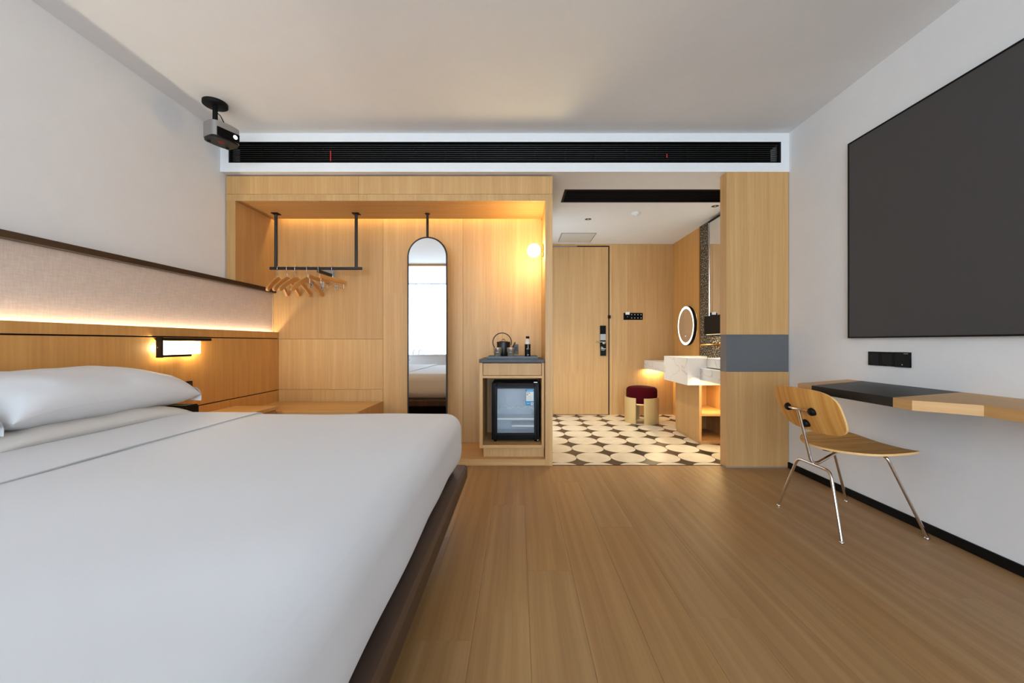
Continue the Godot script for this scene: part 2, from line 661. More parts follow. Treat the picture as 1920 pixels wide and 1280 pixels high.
# ------------------------------------------------------------------ setting
func setting() -> void:
	# floor: a dark bed with separate planks that run towards the entrance
	var fl := thing("floor", "light brown oak plank floor of the bedroom", "floor", "", "structure")
	part("subfloor", M.dark_tile, fl, XL, XR, -0.12, -0.012, DWIN, DW + 0.02)
	var w := 0.195
	var lens: Array = [1.83]
	var mats: Array = [M.plank, M.plank_b, M.plank_c]
	var x0 := -0.156 - w * 12
	var kk := 0
	while x0 < XR:
		var a := maxf(x0 + 0.0003, XL)
		var b := minf(x0 + w - 0.0003, XR)
		var dpos := DWIN - fmod(kk * 0.71, 1.83)
		while dpos < DW:
			var e0 := maxf(dpos, DWIN)
			var e1 := minf(dpos + 1.83 - 0.0003, DW + 0.02)
			if b > a and e1 - e0 > 0.02:
				var st := S()
				B(st, a, b, -0.012, 0.0, e0, e1, 0.0004, 2, Vector2(rng.randf() * 5, rng.randf() * 5))
				obj("plank", st, mats[rng.randi() % 3], fl)
			dpos += lens[0]
		x0 += w
		kk += 1
	# left wall
	var st := S()
	B(st, XL - 0.15, XL, 0, YC, DA, DC)
	tag(obj("wall_left", st, M.wall), "white painted wall above the headboard", "wall", "", "structure")
	st = S()
	B(st, XA - 0.15, XA, 0, YC, DWIN, DA + 0.15)
	B(st, XA, XL - 0.15, 0, YC, DA, DA + 0.15)
	tag(obj("wall_alcove", st, M.wall), "white walls of the bathing alcove by the window", "wall", "", "structure")
	st = S()
	B(st, XA, XL, -0.12, 0.0, DWIN, DA)
	tag(obj("floor_alcove", st, M.cream_tile), "pale stone floor of the bathing alcove", "floor", "", "structure")
	st = S()
	B(st, XL - 0.15, XL, 0, YC, DC, DB + 0.1)
	tag(obj("wall_left_niche", st, M.wall), "short white wall beside the wardrobe niche", "wall", "", "structure")
	st = S()
	B(st, XR, XR + 0.15, 0, YC, DWIN, DH + 0.1)
	tag(obj("wall_right", st, M.wall), "white painted wall behind the desk", "wall", "", "structure")
	st = S()
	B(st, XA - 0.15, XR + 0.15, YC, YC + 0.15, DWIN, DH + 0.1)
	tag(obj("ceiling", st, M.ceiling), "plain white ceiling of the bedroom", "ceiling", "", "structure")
	st = S()
	B(st, XR - 0.012, XR, 0, 0.048, 0.0 + DWIN, DC, 0.002)
	tag(obj("baseboard_right", st, M.black), "thin black skirting along the white wall under the desk", "baseboard", "", "structure")
	# bulkhead with the air slot
	var bk := thing("wall_bulkhead", "white boxed bulkhead holding the long black air grille", "bulkhead", "", "structure")
	var gx0 := -2.311
	var gx1 := 2.094
	var gy0 := 2.434
	var gy1 := 2.60
	part("face", M.wall, bk, XL, XR, YH, gy0, DC, DC + 0.2)
	part("face", M.wall, bk, XL, XR, gy1, YC, DC, DC + 0.2)
	part("face", M.wall, bk, XL, gx0, gy0, gy1, DC, DC + 0.2)
	part("face", M.wall, bk, gx1, XR, gy0, gy1, DC, DC + 0.2)
	part("duct", M.black, bk, gx0, gx1, gy0, gy1, DC + 0.13, DC + 0.2)
	part("duct", M.black, bk, gx0, gx1, gy1 - 0.003, gy1 + 0.002, DC + 0.03, DC + 0.13)
	part("duct", M.black, bk, gx0, gx1, gy0 - 0.002, gy0 + 0.003, DC + 0.03, DC + 0.13)
	var g := thing("air_grille", "long black linear air grille with thin horizontal slats above the wardrobe", "vent")
	for e in [[gx0, gx1, gy0, gy0 + 0.008], [gx0, gx1, gy1 - 0.008, gy1], [gx0, gx0 + 0.014, gy0 + 0.008, gy1 - 0.008], [gx1 - 0.014, gx1, gy0 + 0.008, gy1 - 0.008]]:
		part("frame", M.black, g, e[0], e[1], e[2], e[3], DC - 0.003, DC + 0.03, 0.001)
	for k in 9:
		var y := gy0 + 0.016 + (gy1 - gy0 - 0.032) * k / 8.0
		T = Transform3D(Basis(Vector3.RIGHT, 0.45), V(0, y, DC + 0.02))
		st = S()
		box(st, Vector3(gx0 + 0.014, -0.0022, -0.013), Vector3(gx1 - 0.014, 0.0022, 0.013))
		T = Transform3D.IDENTITY
		obj("slat", st, M.black_metal, g)
	for k in 18:
		var x := gx0 + 0.245 * (k + 1)
		if x < gx1 - 0.05:
			part("divider", M.black, g, x - 0.006, x + 0.006, gy0 + 0.008, gy1 - 0.03, DC + 0.034, DC + 0.045)
	for q in [[620.5, 283.0, 302.5], [1250.0, 289.0, 296.0]]:
		var a := P(q[0], q[1], DC)
		var b := P(q[0], q[2], DC)
		st = S()
		B(st, a.x - 0.004, a.x + 0.004, b.y, a.y, DC - 0.006, DC - 0.0035)
		tag(obj("red_ribbon", st, M.red), "tiny red ribbon tied to the black air grille" if q[0] < 700 else "tiny red thread caught in the black air grille above the hall", "ribbon")
	# wooden pier with a dark band
	var px0 := 1.66
	var pb := DC + 0.10
	var pier := thing("wall_pier", "wooden pier between hall and desk wall with a dark glossy band", "pier", "", "structure")
	part("panel", M.veneer, pier, px0, XR - 0.004, 1.064, YH, DC, pb, 0.001)
	var band := part("dark_band", M.smoked, pier, px0, XR - 0.004, 0.766, 1.064, DC + 0.001, pb, 0.0005)
	band.set_meta("label", "dark grey glossy band")
	part("panel", M.veneer_b, pier, px0, XR - 0.004, 0.008, 0.766, DC, pb, 0.001)
	part("bottom_trim", M.silver, pier, px0, XR - 0.004, 0.0, 0.008, DC - 0.002, pb)

# ------------------------------------------------------------------ entrance hall
func hall() -> void:
	var hx0 := 0.277
	# floor of round cream tiles with dark star tiles between
	var fl := thing("floor_hall", "hall floor of round cream tiles with dark brown star shaped infill", "floor", "", "structure")
	part("dark_infill", M.dark_tile, fl, hx0, XR, -0.12, -0.0012, DW + 0.022, DH + 0.05)
	part("threshold", M.black, fl, hx0, 1.66, -0.02, 0.001, DW + 0.006, DW + 0.0215)
	var D := 0.2985
	var dd := 0.2985
	var clip := PackedVector2Array([Vector2(hx0, DW + 0.024), Vector2(XR, DW + 0.024), Vector2(XR, DH), Vector2(hx0, DH)])
	for i in range(0, 8):
		for j in range(0, 9):
			var cx := 0.505 - D / 2 + D * (i - 1)
			var cd := 3.328 + dd / 2 + dd * (j - 1)
			var poly := PackedVector2Array()
			for k in 40:
				poly.append(Vector2(cx + cos(TAU * k / 40) * D * 0.4985, cd + sin(TAU * k / 40) * dd * 0.4985))
			for cut in Geometry2D.intersect_polygons(poly, clip):
				if cut.size() > 2:
					var st := S()
					prism(st, cut, Vector3(0, -0.004, 0), Vector3.RIGHT, Vector3(0, 0, -1), Vector3(0, 0.004, 0))
					obj("tile", st, M.cream_tile, fl)
			if i < 7 and cx + D / 2 < XR - 0.02 and cx > hx0 and cd > DW + 0.03 and cd < DH:
				part("joint", M.dark_tile, fl, cx + D / 2 - 0.012, cx + D / 2 + 0.012, -0.002, 0.0004, cd - 0.0018, cd + 0.0018)
	# ceiling
	var st := S()
	var hc := thing("ceiling_hall", "lower white ceiling over the entrance hall", "ceiling", "", "structure")
	var vx0 := 0.412
	var vx1 := 2.02
	var v0 := 3.55
	var v1 := 3.874
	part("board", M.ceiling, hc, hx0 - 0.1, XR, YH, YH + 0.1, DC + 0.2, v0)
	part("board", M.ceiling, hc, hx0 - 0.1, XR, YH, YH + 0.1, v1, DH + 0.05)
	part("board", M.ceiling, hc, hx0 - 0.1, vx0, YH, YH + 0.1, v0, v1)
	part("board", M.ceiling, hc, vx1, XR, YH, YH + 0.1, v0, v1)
	part("duct", M.black, hc, vx0, vx1, YH + 0.09, YH + 0.16, v0, v1)
	var vent := thing("ceiling_slot_vent", "long black recessed slot vent in the hall ceiling", "vent")
	for e in [[vx0, vx1, v0, v0 + 0.02], [vx0, vx1, v1 - 0.02, v1], [vx0, vx0 + 0.02, v0 + 0.02, v1 - 0.02], [vx1 - 0.02, vx1, v0 + 0.02, v1 - 0.02]]:
		part("frame", M.black, vent, e[0], e[1], YH - 0.003, YH + 0.03, e[2], e[3], 0.001)
	for k in 7:
		var d := v0 + 0.045 + (v1 - v0 - 0.09) * k / 6.0
		part("slat", M.black, vent, vx0 + 0.02, vx1 - 0.02, YH + 0.012, YH + 0.045, d - 0.004, d + 0.004)
	# recessed downlights
	var nth := 0
	for q in [Vector2(0.77, 4.40), Vector2(1.963, 3.98)]:
		var dl := thing("downlight", "small round recessed downlight in the hall ceiling " + ("near the access panel" if nth == 0 else "above the washbasin"), "downlight", "hall downlights")
		st = S()
		lathe(st, [Vector2(0.036, 0.002), Vector2(0.036, -0.003), Vector2(0.047, -0.003), Vector2(0.049, 0.0)], Vector3(q.x, YH, -q.y), 28)
		obj("trim_ring", st, M.white, dl)
		st = S()
		lathe(st, [Vector2(0.0, -0.0012), Vector2(0.036, -0.0012)], Vector3(q.x, YH, -q.y), 28)
		obj("reflector", st, M.black_gloss, dl)
		st = S()
		lathe(st, [Vector2(0.0, -0.0022), Vector2(0.009, -0.0022)], Vector3(q.x, YH, -q.y), 16)
		obj("led_lamp", st, glow(Color(1.0, 0.86, 0.66), 0.12), dl)
		spot("downlight_beam", Vector3(q.x, YH - 0.02, -q.y), Color(1.0, 0.945, 0.84), 2.4, 48.0)
		nth += 1
	var sd := thing("smoke_detector", "white round smoke detector on the hall ceiling", "detector")
	st = S()
	lathe(st, [Vector2(0.0, -0.026), Vector2(0.03, -0.026), Vector2(0.042, -0.016), Vector2(0.044, 0.0)], Vector3(1.232, YH, -4.19), 28)
	obj("body", st, M.white_plastic, sd)
	st = S()
	lathe(st, [Vector2(0.0, -0.032), Vector2(0.014, -0.032), Vector2(0.018, -0.025)], Vector3(1.232, YH, -4.19), 20)
	obj("sensor", st, M.white, sd)
	var ap := thing("access_panel", "square white access panel in the hall ceiling above the door", "access panel")
	part("leaf", M.panel_grey, ap, 0.545, 0.962, YH - 0.006, YH - 0.001, 4.972, 5.378, 0.001)
	for e in [[0.535, 0.972, 4.957, 4.967], [0.535, 0.972, 5.383, 5.393], [0.535, 0.543, 4.967, 5.383], [0.964, 0.972, 4.967, 5.383]]:
		part("frame", M.silver, ap, e[0], e[1], YH - 0.005, YH - 0.0005, e[2], e[3])
	# hidden side of the hall and back wall
	st = S()
	B(st, hx0 - 0.1, hx0 - 0.002, 0, YH, DB + 0.06, 4.2)
	B(st, hx0 - 0.1, hx0 - 0.002, 0, YH, 5.3, DH + 0.05)
	B(st, hx0 - 0.1, hx0 - 0.002, 2.25, YH, 4.2, 5.3)
	tag(obj("wall_hall_side", st, M.wall), "white side wall of the entrance hall behind the wardrobe", "wall", "", "structure")
	# the lit bathroom shines through its frosted glass door
	var bd := thing("door_2", "frosted glass bathroom door with the light on behind it", "door", "", "structure")
	part("lit_glass_window", glow(Color(0.97, 0.98, 1.0), 0.3), bd, hx0 - 0.06, hx0 - 0.05, 0.02, 2.23, 4.22, 5.28)
	for e in [[0.0, 0.02, 4.2, 5.3], [2.23, 2.25, 4.2, 5.3], [0.02, 2.23, 4.2, 4.22], [0.02, 2.23, 5.28, 5.3]]:
		part("frame", M.black, bd, hx0 - 0.07, hx0 - 0.03, e[0], e[1], e[2], e[3])
	area("bathroom_glass_light", V(hx0 - 0.045, 1.12, 4.75), Vector3.RIGHT, Vector2(1.04, 2.18), Color(0.84, 0.935, 1.0), 0.85)
	var wb := thing("wall_back", "oak veneer wall around the entrance door", "wall", "", "structure")
	part("backing", M.brown_metal, wb, hx0 - 0.1, XR, 0, YH, DH + 0.02, DH + 0.14)
	part("panel", M.veneer, wb, hx0 - 0.002, 0.392, 0.0, YH, DH, DH + 0.018, 0.001)
	part("panel", M.veneer, wb, 0.392, 1.262, 2.34, YH, DH - 0.004, DH + 0.018, 0.001)
	part("panel", M.veneer, wb, 1.262, 1.299, 0.0, YH, DH - 0.004, DH + 0.018, 0.001)
	part("panel", M.veneer_c, wb, 1.3005, 1.512, 0.0, YH, DH, DH + 0.018, 0.001)
	part("panel", M.veneer_b, wb, 1.5135, XR - 0.002, 0.0, YH, DH, DH + 0.018, 0.001)
	# door
	var dr := thing("door_1", "tall flush oak entrance door with black electronic lock", "door", "", "structure")
	part("leaf", M.veneer_c, dr, 0.395, 1.243, 0.006, 2.322, DH - 0.002, DH + 0.018, 0.0015)
	part("closer_rail", M.steel, dr, 0.42, 0.815, 2.326, 2.337, DH + 0.0, DH + 0.014)
	var lp := part("lock_plate", M.black_gloss, dr, 1.127, 1.206, 1.03, 1.233, DH - 0.022, DH - 0.002, 0.004)
	part("lock_plate_lower", M.black_gloss, dr, 1.127, 1.206, 0.93, 1.03, DH - 0.020, DH - 0.002, 0.003)
	var sp := part("lock_faceplate", M.silver, dr, 1.1275, 1.2055, 1.032, 1.117, DH - 0.0245, DH - 0.0215, 0.001)
	sp.set_meta("label", "brushed silver lock plate")
	lp.set_meta("label", "glossy black lock cover")
	st = S()
	lathe(st, [Vector2(0.0, 0.05), Vector2(0.018, 0.05), Vector2(0.02, 0.046), Vector2(0.02, 0.0)], Vector3(1.172, 0.995, -(DH - 0.02)), 24, Vector3(0, 0, 1))
	tube(st, bend([Vector3(1.172, 1.008, -(DH - 0.055)), Vector3(1.19, 1.008, -(DH - 0.062)), Vector3(1.175, 1.008, -(DH - 0.066)), Vector3(1.055, 1.008, -(DH - 0.066))], 0.008), 0.0105, 12)
	var hd := obj("handle", st, M.steel, dr)
	hd.set_meta("label", "satin steel lever handle")
	part("latch", M.black, dr, 1.236, 1.272, 1.333, 1.376, DH - 0.02, DH - 0.004, 0.002)
	# hang tag on the lever
	var ht := thing("door_hanger_sign", "black door hanger sign with small white lettering under the lever handle", "sign")
	part("card", M.black, ht, 1.128, 1.209, 0.817, 1.0, DH - 0.0245, DH - 0.0225)
	# rows of small white type, too small to read
	st = S()
	for q in [[0.0115, 0.058, 0.020, 0.0075], [0.0115, 0.070, 0.031, 0.0075], [0.0115, 0.081, 0.063, 0.0095], [0.0115, 0.102, 0.048, 0.0047]]:
		var xx: float = q[0]
		while xx < q[0] + q[2]:
			var ww := 0.0025 + 0.004 * rng.randf()
			B(st, 1.128 + xx, 1.128 + minf(xx + ww, q[0] + q[2]), 1.0 - q[1] - q[3], 1.0 - q[1], DH - 0.0250, DH - 0.0240)
			xx += ww + 0.0016
	obj("lettering", st, M.white_plastic, ht)
	# switch panel
	var sw := thing("switch_panel", "black wall switch panel with eight white marks beside the door", "switch")
	part("plate", M.black_gloss, sw, 1.454, 1.719, 1.314, 1.409, DH - 0.012, DH, 0.003)
	for i in 4:
		for j in 2:
			part("mark", M.white_plastic, sw, 1.560 + i * 0.043, 1.569 + i * 0.043, 1.335 + j * 0.045, 1.345 + j * 0.045, DH - 0.0128, DH - 0.0115)
	part("mark", M.silver, sw, 1.503, 1.509, 1.35, 1.362, DH - 0.0128, DH - 0.0115)
	st = S()
	B(st, 1.478, 1.534, 1.385, 1.422, DH - 0.022, DH - 0.013, 0.001)
	tag(obj("key_card", st, M.white_plastic), "white key card standing in the black switch panel", "card")
	# right hall wall: wood, terrazzo
	var ws := thing("wall_hall_right", "oak veneer wall of the hall with the round mirror and dark terrazzo", "wall", "", "structure")
	part("panel", M.veneer_d, ws, XR - 0.02, XR, 0.0, YH, 4.70, DH, 0.001)
	part("edge_strip", M.brass, ws, XR - 0.03, XR, 0.0, YH, 4.675, 4.70, 0.001)
	part("terrazzo_panel", M.terrazzo, ws, XR - 0.026, XR, 0.0, YH, 3.30, 4.675)

# a printed sheet: corners given clockwise from the top left of the print
func print_sheet(a: Vector3, b: Vector3, c: Vector3, e: Vector3, n: Vector3) -> SurfaceTool:
	var st := S()
	quad(st, a, b, c, e, n, Vector2(0, 0), Vector2(1, 0), Vector2(1, 1), Vector2(0, 1))
	return st

# ------------------------------------------------------------------ wardrobe niche
func wardrobe() -> void:
	var x0 := -2.374
	var xi := -2.298
	var x1 := 0.277
	var xj := 0.218
	var yt := 2.351
	var yi := 2.15
	var w := thing("wardrobe", "open oak veneer wardrobe niche with lit back wall", "wardrobe")
	part("side_panel", M.veneer_b, w, x0, xi, 1.504, yi, DW, DB, 0.001)
	part("side_panel", M.veneer, w, xj, x1, 0.0, yi, DW, DB + 0.05, 0.001)
	var ys := 1.0 + (642 - 364) * DW / F
	for e in [[x0, -1.3005], [-1.2995, x1]]:
		part("header_board", M.veneer, w, e[0], e[1], ys + 0.0008, yt, DW, DW + 0.03, 0.0008)
	for e in [[x0, -1.3005], [-1.2995, x1]]:
		part("header_board", M.veneer_c, w, e[0], e[1], yi, ys - 0.0008, DW, DW + 0.03, 0.0008)
	part("top_panel", M.veneer_b, w, x0, x1, yi, yi + 0.02, DW + 0.03, 3.708, 0.0, 0)
	part("lid", M.black, w, x0, x1, 2.28, yt - 0.002, DW + 0.03, DB + 0.05)
	part("platform", M.veneer, w, xi, xj, 0.0, 0.052, DW + 0.004, DB, 0.0015, 0)
	# back wall panels
	var b0 := DB
	var b1 := DB + 0.02
	var e1 := -1.283
	var e2 := -0.5256
	for e in [[0.052, 0.5545, M.veneer_c], [0.5565, 1.032, M.veneer], [1.034, 2.28, M.veneer_b]]:
		part("back_panel", e[2], w, x0, e1 - 0.001, e[0], e[1], b0, b1, 0.0008)
	part("back_panel", M.veneer, w, e1 + 0.001, e2 - 0.001, 0.052, 2.28, b0, b1, 0.0008)
	part("back_panel", M.veneer_c, w, e2 + 0.001, xj, 0.052, 2.28, b0, b1, 0.0008)
	part("backing", M.brown_metal, w, x0, x1, 0.0, yt, b1, b1 + 0.03)
	# light line at the back of the top panel
	part("led_light_strip", glow(Color(1.0, 0.78, 0.42), 1.0), w, xi + 0.02, xj - 0.02, 2.236, 2.24, 3.735, 3.75)
	area("wardrobe_led_light", Vector3((xi + xj) / 2, 2.232, -3.742), Vector3(0, -1, 0), Vector2(xj - xi - 0.06, 0.02), Color(1.0, 0.88, 0.6), 0.6)
	# luggage bench
	var lb := thing("luggage_bench", "low oak luggage bench with slatted top inside the wardrobe niche", "bench")
	part("end_panel", M.veneer_b, lb, e1 - 0.02, e1, 0.052, 0.447, 3.2, DB, 0.001)
	part("front_rail", M.veneer, lb, xi, e1 - 0.02, 0.052, 0.447, 3.2, 3.225, 0.001, 0)
	part("core", M.brown_metal, lb, xi, e1 - 0.02, 0.40, 0.432, 3.225, DB - 0.001)
	for k in 9:
		var d := 3.232 + 0.06 * k
		part("slat", M.veneer_b, lb, xi, e1 - 0.021, 0.432, 0.444, d, d + 0.05, 0.002, 0)
	# hanging mirror: pill shaped
	var md := 3.555
	var mx := -0.8115
	var r := 0.1755
	var top := 1.94
	var bot := 0.20
	var mr := thing("dressing_mirror", "tall pill shaped mirror with thin black frame hanging in the wardrobe niche", "mirror")
	var pill := func(rr: float) -> PackedVector2Array:
		var p := PackedVector2Array()
		for k in 33:
			p.append(Vector2(cos(PI * k / 32.0) * rr, top - r + sin(PI * k / 32.0) * rr))
		for k in 33:
			p.append(Vector2(-cos(PI * k / 32.0) * rr, bot + r - sin(PI * k / 32.0) * rr))
		return p
	var st := S()
	prism(st, pill.call(r - 0.008), V(mx, 0, md), Vector3.RIGHT, Vector3.UP, V(0, 0, 0.01))
	obj("glass", st, M.mirror, mr)
	st = S()
	prism(st, pill.call(r - 0.006), V(mx, 0, md + 0.0105), Vector3.RIGHT, Vector3.UP, V(0, 0, 0.012))
	obj("back_plate", st, M.black, mr)
	st = S()
	var rim: Array = []
	for p in pill.call(r - 0.004):
		rim.append(V(mx + p.x, p.y, md + 0.006))
	tube(st, rim, 0.0085, 8, true)
	obj("frame", st, M.grey_metal, mr)
	st = S()
	tube(st, [V(mx, top - 0.004, md + 0.006), V(mx, yi, md + 0.006)], 0.011, 12)
	obj("rod", st, M.black_metal, mr)
	st = S()
	lathe(st, [Vector2(0.0, -0.006), Vector2(0.022, -0.006), Vector2(0.024, 0.0)], V(mx, yi, md + 0.006), 20)
	obj("flange", st, M.black_metal, mr)
	# globe lamp
	var gl := thing("globe_wall_lamp", "glowing white globe wall lamp on brass bracket in the wardrobe niche", "lamp")
	var gp := V(0.133, 1.79, 3.43)
	st = S()
	ball(st, gp, 0.06, 32)
	obj("globe_bulb", st, glow(Color(1.0, 0.93, 0.75), 2.2), gl)
	st = S()
	lathe(st, [Vector2(0.0, 0.0), Vector2(0.012, 0.0), Vector2(0.012, 0.03), Vector2(0.012, 0.03), Vector2(0.009, 0.03)], gp + Vector3(0.055, 0, 0), 16, Vector3.RIGHT)
	obj("arm", st, M.brass, gl)
	st = S()
	B(st, xj - 0.012, xj, 1.74, 1.84, 3.395, 3.465, 0.002)
	obj("wall_plate", st, M.brass, gl)
	omni("globe_lamp_light", gp, Color(1.0, 0.895, 0.66), 0.34, 0.055)
	# socket on the back wall
	var so := thing("wall_socket", "slim grey wall socket behind the kettle", "socket")
	part("plate", M.tray, so, -0.044, 0.0, 0.895, 0.985, DB - 0.01, DB, 0.002)
	part("insert", M.grey_metal, so, -0.036, -0.008, 0.92, 0.96, DB - 0.0115, DB - 0.0095, 0.001)

# ------------------------------------------------------------------ bed
func bed() -> void:
	var b := thing("bed", "large double bed with white mattress on a dark wooden platform", "bed")
	var st := S()
	B(st, -2.26, -0.29, 0.225, 0.305, 0.14, 2.28, 0.012, 2)
	obj("platform", st, M.dark_wood, b)
	st = S()
	B(st, -2.2, -0.62, 0.0, 0.225, 0.5, 1.95, 0.0, 2)
	obj("plinth", st, M.black, b)
	st = S()
	rounded(st, Vector3(-2.262, 0.305, -2.2), Vector3(-0.345, 0.592, -0.21), 0.06, 10)
	obj("mattress", st, M.sheet, b)
	# duvet
	st = S()
	var nz := FastNoiseLite.new()
	nz.seed = 3
	nz.frequency = 1.1
	nz.fractal_octaves = 2
	var soft := func(p: Vector3, n: Vector3) -> Vector3:
		var k := nz.get_noise_3d(p.x, p.y * 1.5, p.z)
		var q := p + n * k * 0.010
		if p.y < 0.45:
			var t := clampf((0.45 - p.y) / 0.145, 0.0, 1.0)
			q -= Vector3(n.x, 0, n.z) * 0.035 * t * t
		return q
	rounded(st, Vector3(-1.93, 0.305, -2.225), Vector3(-0.305, 0.618, -0.19), 0.085, 40, soft)
	var dv := thing("duvet", "smooth white duvet with folded top edge covering the bed", "duvet")
	obj("cover", st, M.linen, dv)
	# folded top of the duvet: a thin layer that wraps over the mattress edges
	st = S()
	var rows: Array = []
	var sec := func(off: float) -> Array:
		var out: Array = []
		var r := 0.085 + off
		out.append(Vector2(2.228 + off, 0.40))
		for k in 9:
			var a := PI / 2 * k / 8.0
			out.append(Vector2(2.228 - 0.085 + cos(a) * r, 0.618 - 0.085 + sin(a) * r))
		for k in range(1, 40):
			out.append(Vector2(2.143 - (2.143 - 0.27) * k / 40.0, 0.618 + off))
		for k in 9:
			var a := PI / 2 + PI / 2 * k / 8.0
			out.append(Vector2(0.19 + 0.085 + cos(a) * r, 0.618 - 0.085 + sin(a) * r))
		out.append(Vector2(0.187 - off, 0.40))
		return out
	var xs: Array = [-1.99, -1.975, -1.95]
	for k in range(1, 24):
		xs.append(-1.95 + 0.53 * k / 24.0)
	xs.append_array([-1.415, -1.404, -1.3975])
	for i in xs.size():
		var x: float = xs[i]
		var off := 0.0075
		if i == xs.size() - 1:
			off = 0.0065
		if i == 0:
			off = -0.01
		elif i == 1:
			off = 0.008
		var row: Array[Vector3] = []
		for p in sec.call(off):
			var k := nz.get_noise_3d(x * 1.0, p.y * 1.5, p.x)
			var sk := 0.012 * nz.get_noise_2d(p.x * 0.8, 4.0)
			row.append(Vector3(x + sk, p.y + k * 0.006, -p.x))
		rows.append(row)
	grid(st, rows, false, false)
	rows = []
	for e in [Vector2(-1.3975, 0.0065), Vector2(-1.3968, 0.0052), Vector2(-1.398, 0.003), Vector2(-1.403, -0.002), Vector2(-1.41, -0.008)]:
		var row: Array[Vector3] = []
		for p in sec.call(e.y):
			var k := nz.get_noise_3d(-1.3975, p.y * 1.5, p.x)
			var sk := 0.012 * nz.get_noise_2d(p.x * 0.8, 4.0)
			row.append(Vector3(e.x + sk, p.y + k * 0.006, -p.x))
		rows.append(row)
	grid(st, rows, false, false)
	obj("folded_edge", st, M.linen, dv)
	# pillows
	pillow("pillow", "plump white pillow beside the lit bedside lamp", Vector3(-2.018, 0.772, -1.82), Vector2(0.245, 0.415), 0.105, 0.10, 0.0)
	pillow("pillow", "plump white pillow on the bed far from the bedside lamp", Vector3(-2.016, 0.772, -0.955), Vector2(0.245, 0.415), 0.105, 0.10, 0.0)
	pillow("lower_pillow", "flat white pillow lying under the plump pillow by the bedside lamp", Vector3(-2.0, 0.642, -1.73), Vector2(0.245, 0.46), 0.052, 0.0, 0.0)
	# bedside table and things on it
	var bt := thing("bedside_table", "low oak bedside shelf between bed and wardrobe niche", "table")
	part("top", M.veneer, bt, -2.268, -1.925, 0.465, 0.493, 2.32, 3.195, 0.002, 0)
	part("drawer_box", M.veneer_b, bt, -2.268, -1.94, 0.30, 0.465, 2.34, 3.19, 0.001)
	part("plinth", M.black, bt, -2.268, -2.0, 0.0, 0.30, 2.38, 3.17)
	var tb := thing("tissue_box", "black tissue box on the bedside table beside the pillow", "box")
	part("body", M.black, tb, -2.2, -2.0, 0.493, 0.612, 2.40, 2.50, 0.004)
	part("lid", M.black_gloss, tb, -2.195, -2.005, 0.612, 0.618, 2.405, 2.495, 0.002)

func pillow(called: String, label: String, o: Vector3, half: Vector2, thick: float, tilt: float, turn: float) -> void:
	var st := S()
	var n := 36
	T = Transform3D(Basis(Vector3.UP, turn) * Basis(Vector3(0, 0, 1), -tilt), o)
	var nz := FastNoiseLite.new()
	nz.seed = 21
	nz.frequency = 3.5
	for s in [1.0, -1.0]:
		var rows: Array = []
		for j in n + 1:
			var v := sin((float(j) / n * 2.0 - 1.0) * PI / 2)
			var row: Array[Vector3] = []
			for i in n + 1:
				var u := sin((float(i) / n * 2.0 - 1.0) * PI / 2)
				var edge := (1.0 - pow(absf(u), 3.2)) * (1.0 - pow(absf(v), 5.5))
				var t := thick * pow(maxf(edge, 0.0), 0.5)
				var pull := 1.0 - 0.04 * (1.0 - u * u) * absf(v)
				var pull2 := 1.0 - 0.045 * (1.0 - v * v) * absf(u)
				var x := u * half.x * pull2
				var z := v * half.y * pull
				var w := nz.get_noise_3d(x, s, z) * 0.012 * clampf(edge * 3.0, 0.0, 1.0)
				var drop := -0.035 * pow(absf(v), 4.0) * (1.0 if s > 0 else 1.0)
				row.append(Vector3(x, s * t + w + drop, z))
			rows.append(row)
		grid(st, rows, false, false, false, 1.0, true)
	T = Transform3D.IDENTITY
	# piped seam
	var o2 := thing(called, label, "pillow")
	obj("cover", st, M.sheet if called == "lower_pillow" else M.linen, o2)
	if called == "pillow":
		# sewn hem that hangs from the end of the pillowcase
		T = Transform3D(Basis(Vector3.UP, turn) * Basis(Vector3(0, 0, 1), -tilt), o)
		st = S()
		var rows: Array = []
		for q in [Vector2(0.03, 0.034), Vector2(0.006, 0.018), Vector2(-0.010, -0.002), Vector2(-0.016, -0.022), Vector2(-0.017, -0.046)]:
			var row: Array[Vector3] = []
			for i in 25:
				var u := i / 12.0 - 1.0
				row.append(Vector3(u * half.x * 0.97, q.y - 0.035 + 0.006 * u * u, -half.y * (1.0 - 0.04 * (1.0 - u * u)) + q.x + 0.004 * sin(u * 7.0) * (0.5 - q.y * 8.0)))
			rows.append(row)
		grid(st, rows, false, false)
		T = Transform3D.IDENTITY
		obj("hem", st, M.linen, o2)

